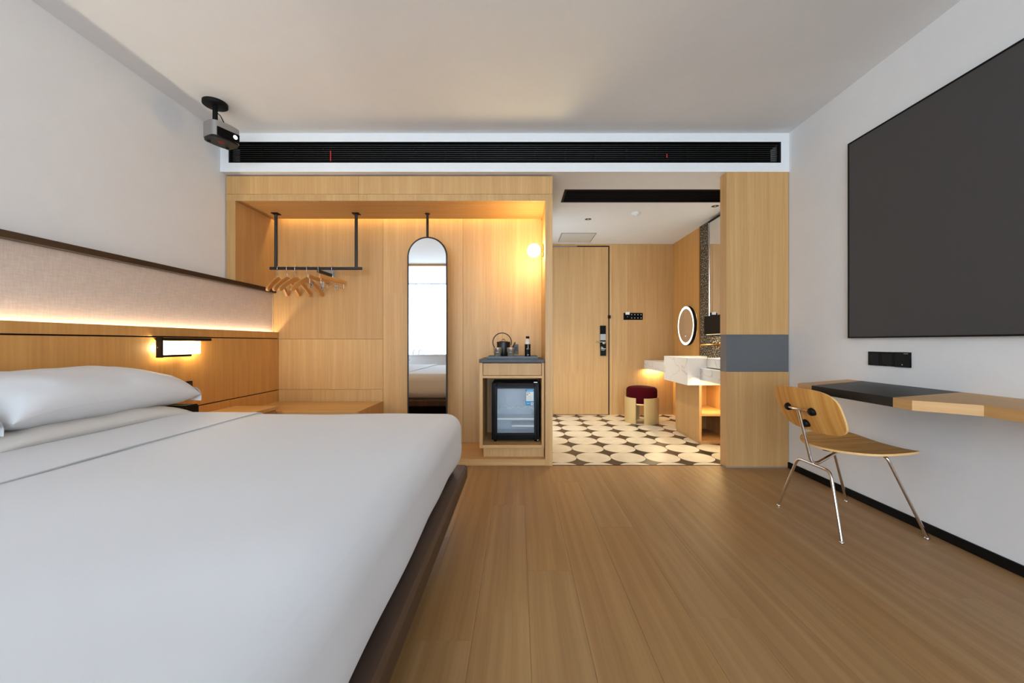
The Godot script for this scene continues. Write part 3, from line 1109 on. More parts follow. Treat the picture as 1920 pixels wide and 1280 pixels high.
# ------------------------------------------------------------------ headboard
func headboard() -> void:
	var xf := -2.269
	var d0 := -0.3
	var d1 := DB - 0.001
	var h := thing("headboard", "long oak headboard with beige fabric strip lit from a ledge along the wall", "headboard")
	# oak boards one after another along the wall, with shadow gaps
	var cuts: Array = [d0, 1.2, 2.05, 3.0, d1]
	part("backing", M.black, h, XL, xf - 0.014, 0.0, 1.05, d0, d1)
	for e in [[0.06, 0.549], [0.557, 1.033], [1.041, 1.098]]:
		part("oak_board", M.veneer_d, h, xf - 0.014, xf, e[0], e[1], d0, d1, 0.001)
	part("fabric_strip", M.fabric, h, XL, -2.325, 1.02, 1.467, d0, d1)
	var rail := part("top_rail", M.brown_metal, h, XL, -2.29, 1.467, 1.503, d0, d1 - 0.002, 0.002)
	rail.set_meta("label", "dark brown metal rail")
	part("end_bead", M.pale_gold, h, -2.326, -2.319, 1.06, 1.467, d1 - 0.006, d1)
	part("led_light_strip", glow(Color(1.0, 0.86, 0.66), 1.4), h, -2.322, -2.306, 1.052, 1.056, d0, d1 - 0.02)
	area("headboard_led_light", Vector3(-2.314, 1.060, -(d0 + d1) / 2), Vector3(0, 1, 0), Vector2(0.012, d1 - d0 - 0.06), Color(1.0, 0.945, 0.84), 1.15)
	# bedside lamp
	var l := thing("bedside_lamp", "glowing white box lamp in a black bracket on the oak headboard", "lamp")
	part("mount", M.black, l, xf, xf + 0.014, 0.94, 0.99, 2.60, 2.66)
	part("end_cap", M.black, l, xf + 0.012, -2.218, 0.905, 1.032, 2.482, 2.492, 0.001)
	part("top_plate", M.black, l, xf + 0.001, -2.214, 1.012, 1.03, 2.492, 2.88, 0.001)
	part("bottom_plate", M.black, l, xf + 0.012, -2.222, 0.907, 0.921, 2.492, 2.715, 0.001)
	part("screw", M.steel, l, -2.245, -2.241, 0.967, 0.971, 2.4805, 2.483)
	part("lamp_diffuser", glow(Color(1.0, 0.95, 0.84), 2.0), l, xf + 0.009, -2.220, 0.922, 1.010, 2.498, 2.79, 0.003)
	for d in [2.53, 2.645, 2.76]:
		omni("bedside_lamp_light", V(-2.252, 0.965, d), Color(1.0, 0.89, 0.66), 0.11, 0.012)
	# control panel
	var cp := thing("control_panel", "small black framed touch panel on the headboard behind the pillow", "control panel")
	part("frame", M.black_gloss, cp, xf, xf + 0.012, 0.62, 0.735, 2.58, 2.765, 0.002)
	var touch_panel_picture := Image.create_empty(128, 80, false, Image.FORMAT_RGB8)
	touch_panel_picture.fill(Color(0.03, 0.03, 0.04))
	for y in range(6, 74):
		for x in range(6, 92):
			var c := Color(0.86, 0.84, 0.70)
			if y > 26 + 8.0 * sin(x * 0.09):
				c = Color(0.50, 0.50, 0.22)
			if y > 48 + 5.0 * sin(x * 0.13 + 1.0):
				c = Color(0.30, 0.28, 0.13)
			touch_panel_picture.set_pixel(x, y, c)
	for k in 4:
		touch_panel_picture.fill_rect(Rect2i(98, 14 + k * 15, 22, 9), Color(0.62, 0.76, 0.88))
	var touch_panel_display := glow(Color(1, 1, 1), 0.55)
	touch_panel_display.albedo_color = Color(0.02, 0.02, 0.02)
	touch_panel_display.emission_texture = ImageTexture.create_from_image(touch_panel_picture)
	touch_panel_display.emission_operator = BaseMaterial3D.EMISSION_OP_MULTIPLY
	var xs := xf + 0.0128
	obj("screen", print_sheet(V(xs, 0.729, 2.587), V(xs, 0.729, 2.758), V(xs, 0.626, 2.758), V(xs, 0.626, 2.587), Vector3.RIGHT), touch_panel_display, cp)

# ------------------------------------------------------------------ right wall: screen, sockets, desk
func right_side() -> void:
	var sc := thing("projection_screen", "large dark grey projection screen in a thin black frame on the wall", "screen")
	var s0 := 0.35
	var s1 := 2.582
	var y0 := 1.028
	var y1 := 2.284
	part("cloth", M.screen, sc, 2.134, 2.15, y0 + 0.006, y1 - 0.006, s0 + 0.006, s1 - 0.006)
	for e in [[y0, y0 + 0.008, s0, s1], [y1 - 0.008, y1, s0, s1], [y0 + 0.008, y1 - 0.008, s0, s0 + 0.008], [y0 + 0.008, y1 - 0.008, s1 - 0.008, s1]]:
		part("frame", M.black, sc, 2.13, XR - 0.001, e[0], e[1], e[2], e[3], 0.0008)
	# sockets: two in one plate and a single one
	var so := thing("wall_socket", "wide black double socket plate above the desk", "socket")
	part("plate", M.black, so, XR - 0.009, XR, 0.862, 0.945, 2.283, 2.455, 0.001)
	for d in [2.295, 2.38]:
		part("insert", M.black_gloss, so, XR - 0.0105, XR - 0.008, 0.872, 0.936, d, d + 0.064, 0.001)
	part("label_strip", M.grey_metal, so, XR - 0.0098, XR - 0.0088, 0.866, 0.869, 2.30, 2.33)
	var s2 := thing("wall_switch", "black single control plate next to the socket above the desk", "switch")
	part("plate", M.black_gloss, s2, XR - 0.011, XR, 0.861, 0.946, 2.191, 2.279, 0.001)
	part("mark", M.white_plastic, s2, XR - 0.0118, XR - 0.0105, 0.873, 0.878, 2.232, 2.236)
	part("mark", M.silver, s2, XR - 0.0118, XR - 0.0105, 0.936, 0.939, 2.20, 2.225)
	# desk: floating board in oak with black inlay
	var dk := thing("desk", "floating oak wall desk with a black inlaid section", "desk")
	var yb := 0.717
	var th := 0.042
	var wl := XR - 0.001
	for e in [[PackedVector2Array([Vector2(1.652, 2.36), Vector2(wl, 2.614), Vector2(wl, 2.509), Vector2(1.645, 2.239)]), M.veneer, "oak_board"],
			[PackedVector2Array([Vector2(1.645, 2.2385), Vector2(wl, 2.5085), Vector2(wl, 1.94), Vector2(1.646, 1.754)]), M.inlay, "black_inlay"],
			[PackedVector2Array([Vector2(1.646, 1.7535), Vector2(wl, 1.9395), Vector2(wl, 1.05), Vector2(1.78, 1.05), Vector2(1.7855, 1.53), Vector2(1.642, 1.664)]), M.veneer, "oak_board"]]:
		var st := S()
		prism(st, e[0], Vector3(0, yb, 0), Vector3.RIGHT, Vector3(0, 0, -1), Vector3(0, th, 0), false, Vector2(rng.randf(), rng.randf()))
		var o := obj(e[2], st, e[1], dk)
		if e[2] == "black_inlay":
			o.set_meta("label", "matt black inlaid section")
	part("wall_bracket", M.black, dk, wl - 0.03, wl, yb - 0.02, yb, 1.15, 2.45)

# ------------------------------------------------------------------ chair
func shell(st: SurfaceTool, rim: SurfaceTool, outline: Callable, height: Callable, to: Callable, thick: float) -> void:
	var nr := 14
	var na := 56
	var top: Array = []
	var bot: Array = []
	for j in nr + 1:
		var r := sin(float(j) / nr * PI / 2)
		var ra: Array[Vector3] = []
		var rb: Array[Vector3] = []
		for i in na:
			var e: Vector2 = outline.call(TAU * i / na) * r
			var h: float = height.call(e)
			ra.append(to.call(Vector3(e.x, h + thick / 2, e.y)))
			rb.append(to.call(Vector3(e.x, h - thick / 2, e.y)))
		top.append(ra)
		bot.append(rb)
	var up: Vector3 = to.call(Vector3(0, 1, 0)) - to.call(Vector3.ZERO)
	for side in [[top, up], [bot, -up]]:
		var rows: Array = side[0]
		for j in nr:
			for i in na:
				var i2 := (i + 1) % na
				var q: Array = [rows[j][i], rows[j][i2], rows[j + 1][i2], rows[j + 1][i]]
				var nn: Array = []
				for c in [[j, i], [j, i2], [j + 1, i2], [j + 1, i]]:
					var ja := maxi(c[0] - 1, 1) if c[0] > 0 else 1
					var jb := mini(c[0] + 1, nr)
					if jb == ja:
						ja -= 1
					var ia: int = (c[1] + na - 1) % na
					var ib: int = (c[1] + 1) % na
					var jj := maxi(c[0], 2)
					var n: Vector3 = (rows[jj][ib] - rows[jj][ia]).cross(rows[jb][c[1]] - rows[maxi(jb - 2, 0)][c[1]]).normalized()
					if n.dot(side[1]) < 0:
						n = -n
					nn.append(n)
				var u: Array = []
				for p in q:
					u.append(Vector2(p.z, p.x + p.y * 0.4))
				if j > 0:
					tri(st, q[0], q[1], q[2], nn[0], nn[1], nn[2], u[0], u[1], u[2])
				tri(st, q[0], q[2], q[3], nn[0], nn[2], nn[3], u[0], u[2], u[3])
	for i in na:
		var i2 := (i + 1) % na
		var a: Vector3 = top[nr][i]
		var b: Vector3 = top[nr][i2]
		var c: Vector3 = bot[nr][i2]
		var e: Vector3 = bot[nr][i]
		var mid: Vector3 = top[0][0]
		var n := (b - a).cross(e - a).normalized()
		if n.dot(a - mid) < 0:
			n = -n
		quad(rim, a, b, c, e, n, Vector2(a.z, a.y), Vector2(b.z, b.y), Vector2(c.z, c.y), Vector2(e.z, e.y))

func superell(a: float, ax: float, az: float, n: float) -> Vector2:
	return Vector2(signf(cos(a)) * pow(absf(cos(a)), 2.0 / n) * ax, signf(sin(a)) * pow(absf(sin(a)), 2.0 / n) * az)

func chair() -> void:
	var c := thing("desk_chair", "moulded oak plywood chair with thin chrome legs facing the desk", "chair")
	var d0 := 2.225
	# seat: x forward (towards the wall), z across
	var st := S()
	var out_seat := func(a: float) -> Vector2:
		var e := superell(a, 0.225, 0.258, 3.0)
		var wid := 1.0 if e.x > 0 else 1.0 - 0.42 * pow(-e.x / 0.225, 2)
		return Vector2(e.x, e.y * wid)
	var h_seat := func(e: Vector2) -> float:
		var f := e.x / 0.225
		var l := e.y / 0.255
		return 0.016 * f - 0.024 * maxf(0.0, f - 0.55) * maxf(0.0, f - 0.55) * 5.0 + 0.018 * l * l + 0.018 * maxf(-f, 0.0) * maxf(-f, 0.0) - 0.010
	var to_seat := func(p: Vector3) -> Vector3:
		return Vector3(1.855 + p.x, 0.437 + p.y, -d0 + p.z)
	var rim := S()
	shell(st, rim, out_seat, h_seat, to_seat, 0.011)
	var seat := obj("seat", st, M.oak, c)
	obj("plywood_edge", rim, M.ply_edge, seat)
	# back: x across, z up, bulging away from the sitter
	st = S()
	var out_back := func(a: float) -> Vector2:
		var e := superell(a, 0.25, 0.120, 4.0)
		e.x *= 1.0 - 0.06 * pow(e.y / 0.120, 2) * (1.0 if e.y > 0.0 else 1.0)
		return e
	var h_back := func(e: Vector2) -> float:
		var l := e.x / 0.245
		return -0.030 * (1.0 - l * l) - 0.010 * (e.y / 0.115) * (e.y / 0.115) * -1.0
	var to_back := func(p: Vector3) -> Vector3:
		return Vector3(1.612 + p.y - p.z * 0.36, 0.630 + p.z, -d0 + p.x)
	rim = S()
	shell(st, rim, out_back, h_back, to_back, 0.011)
	var back := obj("backrest", st, M.oak, c)
	obj("plywood_edge", rim, M.ply_edge, back)
	# chrome frame
	var feet: Array = [V(1.5945, 0.0, 2.444), V(1.611, 0.0, 1.989), V(2.063, 0.0, 2.51), V(2.082, 0.0, 2.033)]
	var r := 0.0078
	for e in [[feet[0], V(1.635, 0.325, 2.335), V(1.635, 0.325, 2.2125)], [feet[1], V(1.635, 0.325, 2.09), V(1.635, 0.325, 2.2125)],
			[feet[2], V(1.895, 0.416, 2.42), V(1.895, 0.416, 2.2375)], [feet[3], V(1.895, 0.416, 2.055), V(1.895, 0.416, 2.2375)]]:
		st = S()
		tube(st, bend([e[0] + Vector3(0, 0.012, 0), e[1], e[2]], 0.035), r, 12)
		obj("leg", st, M.chrome, c)
	st = S()
	tube(st, bend([V(1.90, 0.418, d0), V(1.82, 0.414, d0), V(1.640, 0.312, d0), V(1.560, 0.632, d0)], 0.05), r * 1.15, 12)
	obj("spine", st, M.chrome, c)
	st = S()
	tube(st, bend([V(1.572, 0.628, 2.325), V(1.556, 0.630, 2.27), V(1.556, 0.630, 2.20), V(1.572, 0.628, 2.145)], 0.03), r * 0.9, 10)
	obj("cross_bar", st, M.chrome, c)
	for q in [V(1.574, 0.628, 2.328), V(1.574, 0.628, 2.142), V(1.598, 0.55, 2.225)]:
		st = S()
		lathe(st, [Vector2(0.0, -0.014), Vector2(0.014, -0.014), Vector2(0.021, -0.006), Vector2(0.023, 0.016), Vector2(0.0, 0.016)], q, 20, Vector3(1, 0.2, 0).normalized())
		obj("shock_mount", st, M.black, c)
	for q in [V(1.9, 0.42, 2.36), V(1.9, 0.42, 2.09), V(1.72, 0.405, d0)]:
		st = S()
		lathe(st, [Vector2(0.0, -0.006), Vector2(0.02, -0.006), Vector2(0.022, 0.004), Vector2(0.0, 0.006)], q, 18)
		obj("shock_mount", st, M.black, c)
	for p in feet:
		st = S()
		lathe(st, [Vector2(0.0, 0.0), Vector2(0.011, 0.0), Vector2(0.0125, 0.003), Vector2(0.011, 0.008), Vector2(0.005, 0.011), Vector2(0.005, 0.016)], p, 18)
		obj("foot_glide", st, M.chrome, c)

# ------------------------------------------------------------------ projector
func projector() -> void:
	var p := thing("projector", "silver grey projector hanging from the ceiling above the headboard", "projector")
	var o := V(-2.083, 0, 2.80)
	# local frame: x = lens side, z = along the front
	var ang := atan2(0.072, 0.155)
	T = Transform3D(Basis(Vector3.UP, -ang), o)
	var hx := 0.066
	var hz := 0.092
	var outline := func(ax: float, az: float) -> PackedVector2Array:
		var q := PackedVector2Array()
		for k in 48:
			var e := superell(TAU * k / 48.0, ax, az, 5.0)
			e.x += 0.012 * (1.0 - pow(e.y / az, 2)) * signf(e.x)
			q.append(e)
		return q
	var y0 := 2.398
	var y1 := 2.512
	var st := S()
	prism(st, outline.call(hx, hz), Vector3(0, y0 + 0.014, 0), Vector3.RIGHT, Vector3(0, 0, -1), Vector3(0, y1 - y0 - 0.014, 0), true)
	obj("body", st, M.silver, p)
	st = S()
	prism(st, outline.call(hx - 0.004, hz - 0.004), Vector3(0, y0, 0), Vector3.RIGHT, Vector3(0, 0, -1), Vector3(0, 0.0139, 0), true)
	obj("base", st, M.black_metal, p)
	st = S()
	box(st, Vector3(hx + 0.008, y0 + 0.012, -0.074), Vector3(hx + 0.0145, y0 + 0.072, 0.070), 0.002)
	obj("lens_window", st, M.black_gloss, p)
	st = S()
	lathe(st, [Vector2(0.0, 0.003), Vector2(0.011, 0.002), Vector2(0.014, 0.0)], Vector3(hx + 0.0146, y0 + 0.045, -0.045), 24, Vector3.RIGHT)
	obj("lens_light", st, glow(Color(0.85, 0.93, 1.0), 3.0), p)
	st = S()
	tube(st, arc(Vector3(0.012, y0 - 0.0012, 0.01), Vector3.RIGHT, Vector3(0, 0, 1), 0.014, 0, TAU - TAU / 20, 19), 0.0016, 6, true)
	obj("red_emblem", st, M.red, p)
	st = S()
	box(st, Vector3(-hx - 0.03, y0 + 0.02, 0.03), Vector3(-hx - 0.008, y0 + 0.05, 0.06), 0.006)
	obj("rear_plug", st, M.black, p)
	for zz in [-0.06, 0.06]:
		st = S()
		lathe(st, [Vector2(0.0, -0.008), Vector2(0.01, -0.008), Vector2(0.011, 0.0)], Vector3(-0.04, y0, zz), 14)
		obj("rubber_foot", st, M.black, p)
	T = Transform3D.IDENTITY
	st = S()
	tube(st, [o + Vector3(-0.03, y1 - 0.002, 0.02), o + Vector3(-0.03, 2.655, 0.02)], 0.0155, 16)
	obj("rod", st, M.black, p)
	st = S()
	lathe(st, [Vector2(0.0, -0.024), Vector2(0.070, -0.024), Vector2(0.075, -0.02), Vector2(0.075, 0.0)], o + Vector3(-0.03, YC, 0.02), 36)
	obj("ceiling_plate", st, M.black, p)
	st = S()
	tube(st, bend([o + Vector3(-0.018, 2.60, 0.02), o + Vector3(0.0, 2.585, 0.01), o + Vector3(0.012, 2.55, 0.0), o + Vector3(0.022, y1 - 0.004, -0.03)], 0.02), 0.0032, 8)
	obj("cable", st, M.black, p)

# ------------------------------------------------------------------ minibar cabinet, fridge, coffee things
func minibar() -> void:
	var x0 := -0.322
	var x1 := 0.214
	var d0 := 3.29
	var d1 := DB - 0.002
	var c := thing("minibar_cabinet", "oak minibar cabinet with drawer and dark stone top in the wardrobe niche", "cabinet")
	part("countertop", M.slate, c, x0 - 0.002, x1 + 0.003, 0.834, 0.861, d0 - 0.012, d1, 0.002)
	part("side_panel", M.veneer, c, x0, x0 + 0.028, 0.129, 0.833, d0, d1, 0.001)
	part("side_panel", M.veneer, c, x1 - 0.022, x1, 0.129, 0.833, d0, d1, 0.001)
	part("shelf_board", M.veneer_c, c, x0 + 0.028, x1 - 0.022, 0.706, 0.727, d0 + 0.001, d1, 0.001, 0)
	part("bottom_board", M.veneer, c, x0 + 0.028, x1 - 0.022, 0.129, 0.155, d0 + 0.001, d1, 0.001, 0)
	part("back_board", M.veneer_b, c, x0 + 0.028, x1 - 0.022, 0.155, 0.706, d1 - 0.012, d1)
	part("drawer_front", M.veneer_b, c, x0 + 0.031, x1 - 0.025, 0.730, 0.829, d0 + 0.002, d0 + 0.022, 0.001)
	part("drawer_body", M.veneer_c, c, x0 + 0.04, x1 - 0.035, 0.733, 0.82, d0 + 0.022, d1 - 0.03)
	part("plinth", M.veneer_c, c, x0 + 0.032, x1 - 0.001, 0.052, 0.129, d0 + 0.022, d1, 0.001)
	# fridge
	var fx0 := -0.2267
	var fx1 := 0.179
	var fy0 := 0.176
	var fy1 := 0.658
	var fd := 3.385
	var f := thing("mini_fridge", "black mini fridge with glass door inside the minibar cabinet", "fridge")
	var t := 0.03
	var fb := 3.71
	part("side_wall", M.black, f, fx0 + 0.002, fx0 + t, fy0, fy1, fd + 0.03, fb, 0.002)
	part("side_wall", M.black, f, fx1 - t, fx1 - 0.002, fy0, fy1, fd + 0.03, fb, 0.002)
	part("top_wall", M.black, f, fx0 + t, fx1 - t, fy1 - t, fy1, fd + 0.03, fb)
	part("bottom_wall", M.black, f, fx0 + t, fx1 - t, fy0, fy0 + t, fd + 0.03, fb)
	part("back_wall", M.black, f, fx0 + t, fx1 - t, fy0 + t, fy1 - t, fb - 0.02, fb)
	# liner
	var lx0 := fx0 + t
	var lx1 := fx1 - t
	var ly0 := fy0 + t
	var ly1 := fy1 - t
	var lin := S()
	B(lin, lx0, lx0 + 0.006, ly0, ly1, fd + 0.032, fb - 0.02)
	B(lin, lx1 - 0.006, lx1, ly0, ly1, fd + 0.032, fb - 0.02)
	B(lin, lx0, lx1, ly1 - 0.006, ly1, fd + 0.032, fb - 0.02)
	B(lin, lx0, lx1, ly0, ly0 + 0.006, fd + 0.032, fb - 0.02)
	B(lin, lx0, lx1, ly0, ly1, fb - 0.075, fb - 0.0205)
	obj("liner", lin, M.fridge_liner, f)
	# door frame
	var gx0 := (932.0 - CX) * fd / F
	var gx1 := (1001.6 - CX) * fd / F
	var gy1 := 1.0 - (728.2 - CY) * fd / F
	var gy0 := 1.0 - (812.0 - CY) * fd / F
	var dr := Node3D.new()
	dr.name = "door"
	f.add_child(dr)
	part("frame", M.black_gloss, dr, fx0, gx0, fy0, fy1, fd, fd + 0.028, 0.003)
	part("frame", M.black_gloss, dr, gx1, fx1, fy0, fy1, fd, fd + 0.028, 0.003)
	part("frame", M.black_gloss, dr, gx0, gx1, gy1, fy1, fd, fd + 0.028, 0.003)
	part("frame", M.black_gloss, dr, gx0, gx1, fy0, gy0, fd, fd + 0.028, 0.003)
	for e in [[gx0 - 0.012, gx0 - 0.008, gy0 - 0.012, gy1 + 0.012], [gx1 + 0.008, gx1 + 0.012, gy0 - 0.012, gy1 + 0.012], [gx0 - 0.008, gx1 + 0.008, gy1 + 0.008, gy1 + 0.012], [gx0 - 0.008, gx1 + 0.008, gy0 - 0.012, gy0 - 0.008]]:
		part("bead", M.black_metal, dr, e[0], e[1], e[2], e[3], fd - 0.002, fd + 0.001)
	part("pane", M.glass, dr, gx0, gx1, gy0, gy1, fd + 0.010, fd + 0.014)
	part("handle", M.black_metal, dr, fx1 - 0.016, fx1 - 0.008, fy0 + 0.03, fy1 - 0.03, fd - 0.012, fd, 0.003)
	part("hinge", M.steel, f, fx1 - 0.05, fx1 - 0.015, fy1, fy1 + 0.008, fd + 0.002, fd + 0.03, 0.002)
	part("hinge", M.steel, f, fx1 - 0.02, fx1 - 0.008, fy0 - 0.008, fy0 + 0.002, fd - 0.002, fd + 0.02, 0.002)
	part("top_cap", M.black, f, fx0 + 0.04, fx0 + 0.08, fy1, fy1 + 0.008, fd + 0.005, fd + 0.03, 0.002)
	var st := S()
	for q in [[fx0 + 0.03, fd + 0.04], [fx1 - 0.03, fd + 0.04], [fx0 + 0.03, fb - 0.04], [fx1 - 0.03, fb - 0.04]]:
		st = S()
		lathe(st, [Vector2(0.0, 0.0), Vector2(0.013, 0.0), Vector2(0.013, fy0 - 0.155)], V(q[0], 0.155, q[1]), 16)
		obj("foot", st, M.black, f)
	# wavy wire bottle rack
	st = S()
	var ry := 1.0 - (764.0 - CY) * 3.42 / F
	for d in [3.43, 3.5]:
		var pts: Array = []
		for k in 41:
			var u := k / 40.0
			pts.append(V(lx0 + 0.02 + (lx1 - lx0 - 0.04) * u, ry + 0.012 * cos(u * TAU * 3.0) * -1.0, d))
		tube(st, pts, 0.0022, 6)
	obj("wire_rack", st, M.steel, f)
	part("shelf", M.fridge_white, f, lx0 + 0.006, lx1 - 0.006, 0.337, 0.353, fd + 0.036, fd + 0.19, 0.002)
	part("shelf", M.fridge_white, f, lx0 + 0.14, lx1 - 0.006, 0.277, 0.292, fd + 0.036, fd + 0.19, 0.002)
	# energy sticker on the glass
	var energy_sticker_print := Image.create_empty(96, 186, false, Image.FORMAT_RGB8)
	energy_sticker_print.fill(Color(0.08, 0.50, 0.72))
	energy_sticker_print.fill_rect(Rect2i(14, 8, 70, 12), Color(0.42, 0.72, 0.88))
	energy_sticker_print.fill_rect(Rect2i(5, 28, 86, 108), Color(0.86, 0.87, 0.84))
	energy_sticker_print.fill_rect(Rect2i(12, 36, 12, 8), Color(0.35, 0.5, 0.3))
	energy_sticker_print.fill_rect(Rect2i(12, 46, 14, 10), Color(0.80, 0.82, 0.45))
	energy_sticker_print.fill_rect(Rect2i(12, 58, 14, 10), Color(0.42, 0.30, 0.16))
	energy_sticker_print.fill_rect(Rect2i(32, 38, 16, 10), Color(0.45, 0.38, 0.3))
	for k in 6:
		energy_sticker_print.fill_rect(Rect2i(12, 78 + k * 9, 50 + (k * 17) % 24, 2), Color(0.66, 0.66, 0.64))
	energy_sticker_print.fill_rect(Rect2i(10, 154, 36, 14), Color(0.35, 0.70, 0.90))
	energy_sticker_print.fill_rect(Rect2i(58, 150, 32, 32), Color(0.78, 0.76, 0.72))
	energy_sticker_print.fill_rect(Rect2i(68, 160, 14, 10), Color(0.80, 0.45, 0.36))
	var energy_sticker_paper := mat(Color.WHITE, 0.4)
	energy_sticker_paper.albedo_texture = ImageTexture.create_from_image(energy_sticker_print)
	var a := P(985.8, 729.3, fd + 0.009)
	var e := P(1001.2, 760.0, fd + 0.009)
	obj("energy_sticker", print_sheet(Vector3(a.x, a.y, a.z), Vector3(e.x, a.y, a.z), Vector3(e.x, e.y, a.z), Vector3(a.x, e.y, a.z), Vector3(0, 0, 1)), energy_sticker_paper, f).set_meta("label", "blue and white energy label sticker")
	# tray
	var tr := thing("serving_tray", "slate blue rectangular tray on the minibar counter", "tray")
	part("plate", M.tray, tr, -0.262, 0.166, 0.861, 0.868, 3.34, 3.66, 0.002)
	for q in [[-0.262, 0.166, 3.34, 3.346], [-0.262, 0.166, 3.654, 3.66], [-0.262, -0.256, 3.346, 3.654], [0.160, 0.166, 3.346, 3.654]]:
		part("lip", M.tray, tr, q[0], q[1], 0.868, 0.884, q[2], q[3], 0.001)
	# kettle
	var kd := 3.54
	var kx := (944.0 - CX) * kd / F
	var ky := 0.868
	var kt := thing("kettle", "matt black kettle with hoop handle on the tray", "kettle")
	st = S()
	lathe(st, [Vector2(0.0, 0.016), Vector2(0.052, 0.016), Vector2(0.055, 0.02), Vector2(0.057, 0.06), Vector2(0.060, 0.134), Vector2(0.059, 0.139), Vector2(0.0, 0.141)], V(kx, ky, kd), 36)
	obj("body", st, M.black_metal, kt)
	st = S()
	lathe(st, [Vector2(0.0, 0.0), Vector2(0.068, 0.0), Vector2(0.07, 0.004), Vector2(0.066, 0.015), Vector2(0.0, 0.016)], V(kx, ky, kd), 36)
	obj("heating_base", st, M.black, kt)
	st = S()
	lathe(st, [Vector2(0.0, 0.146), Vector2(0.035, 0.145), Vector2(0.04, 0.1405), Vector2(0.0, 0.14)], V(kx, ky, kd), 30)
	obj("lid", st, M.black_metal, kt)
	st = S()
	tube(st, arc(V(kx, ky + 0.150, kd), Vector3.RIGHT, Vector3.UP, 0.0125, 0.0, PI, 14), 0.0028, 8)
	obj("lid_ring", st, M.black_metal, kt)
	st = S()
	tube(st, arc(V(kx - 0.012, ky + 0.135, kd), Vector3.RIGHT, Vector3.UP, 0.082, -0.35, PI + 0.72, 36), 0.0045, 10)
	obj("handle", st, M.black_metal, kt)
	st = S()
	tube(st, bend([V(kx + 0.045, ky + 0.05, kd), V(kx + 0.078, ky + 0.082, kd), V(kx + 0.104, ky + 0.135, kd)], 0.02), 0.0062, 10)
	obj("spout", st, M.black_metal, kt)
	# steel cups
	for q in [[933.0, "brushed steel cup on the tray, beside the kettle handle"], [957.8, "brushed steel cup on the tray, in front of the kettle spout"]]:
		var cd := 3.42
		var cx: float = (q[0] - CX) * cd / F
		var cu := thing("steel_cup", q[1], "cup", "steel cups on the tray")
		st = S()
		lathe(st, [Vector2(0.0, 0.0), Vector2(0.026, 0.0), Vector2(0.0275, 0.003), Vector2(0.0315, 0.046), Vector2(0.0345, 0.05), Vector2(0.0365, 0.086), Vector2(0.037, 0.088), Vector2(0.0355, 0.088), Vector2(0.030, 0.046), Vector2(0.026, 0.006), Vector2(0.0, 0.006)], V(cx, 0.868, cd), 32)
		obj("body", st, M.cup_steel, cu)
		st = S()
		lathe(st, [Vector2(0.0325, 0.045), Vector2(0.0352, 0.047), Vector2(0.0352, 0.050), Vector2(0.034, 0.052)], V(cx, 0.868, cd), 32)
		obj("ridge", st, M.steel, cu)
	# bottle
	var bd := 3.50
	var bx := (989.3 - CX) * bd / F
	var bo := thing("water_bottle", "small clear water bottle with black label and black cap on the tray", "bottle")
	st = S()
	lathe(st, [Vector2(0.0, 0.0), Vector2(0.023, 0.0), Vector2(0.025, 0.004), Vector2(0.0245, 0.120), Vector2(0.0255, 0.138), Vector2(0.021, 0.152), Vector2(0.013, 0.164), Vector2(0.012, 0.17)], V(bx, 0.868, bd), 30)
	obj("body", st, M.bottle, bo)
	st = S()
	lathe(st, [Vector2(0.0256, 0.008), Vector2(0.0256, 0.118)], V(bx, 0.868, bd), 30)
	obj("label", st, M.black, bo)
	# pale emblem and rows of small type on the label, on three sides
	st = S()
	for turn in [0.15, 0.15 + TAU / 3, 0.15 + 2 * TAU / 3]:
		for q in [[0.10, 0.104, 0.113], [0.13, 0.084, 0.100], [0.55, 0.075, 0.079], [0.24, 0.022, 0.029]]:
			var prev := Vector3.ZERO
			for k in 7:
				var ang: float = turn + q[0] * (k / 3.0 - 1.0)
				var n := Vector3(sin(ang), 0, cos(ang))
				var p := V(bx, 0.868, bd) + n * 0.0259
				if k > 0:
					quad(st, prev + Vector3.UP * q[1], p + Vector3.UP * q[1], p + Vector3.UP * q[2], prev + Vector3.UP * q[2], n, Vector2.ZERO, Vector2.ZERO, Vector2.ZERO, Vector2.ZERO)
				prev = p
	obj("emblem", st, M.silver, bo)
	st = S()
	lathe(st, [Vector2(0.0, 0.187), Vector2(0.0145, 0.187), Vector2(0.0155, 0.184), Vector2(0.0155, 0.168), Vector2(0.0, 0.168)], V(bx, 0.868, bd), 24)
	obj("cap", st, M.black, bo)

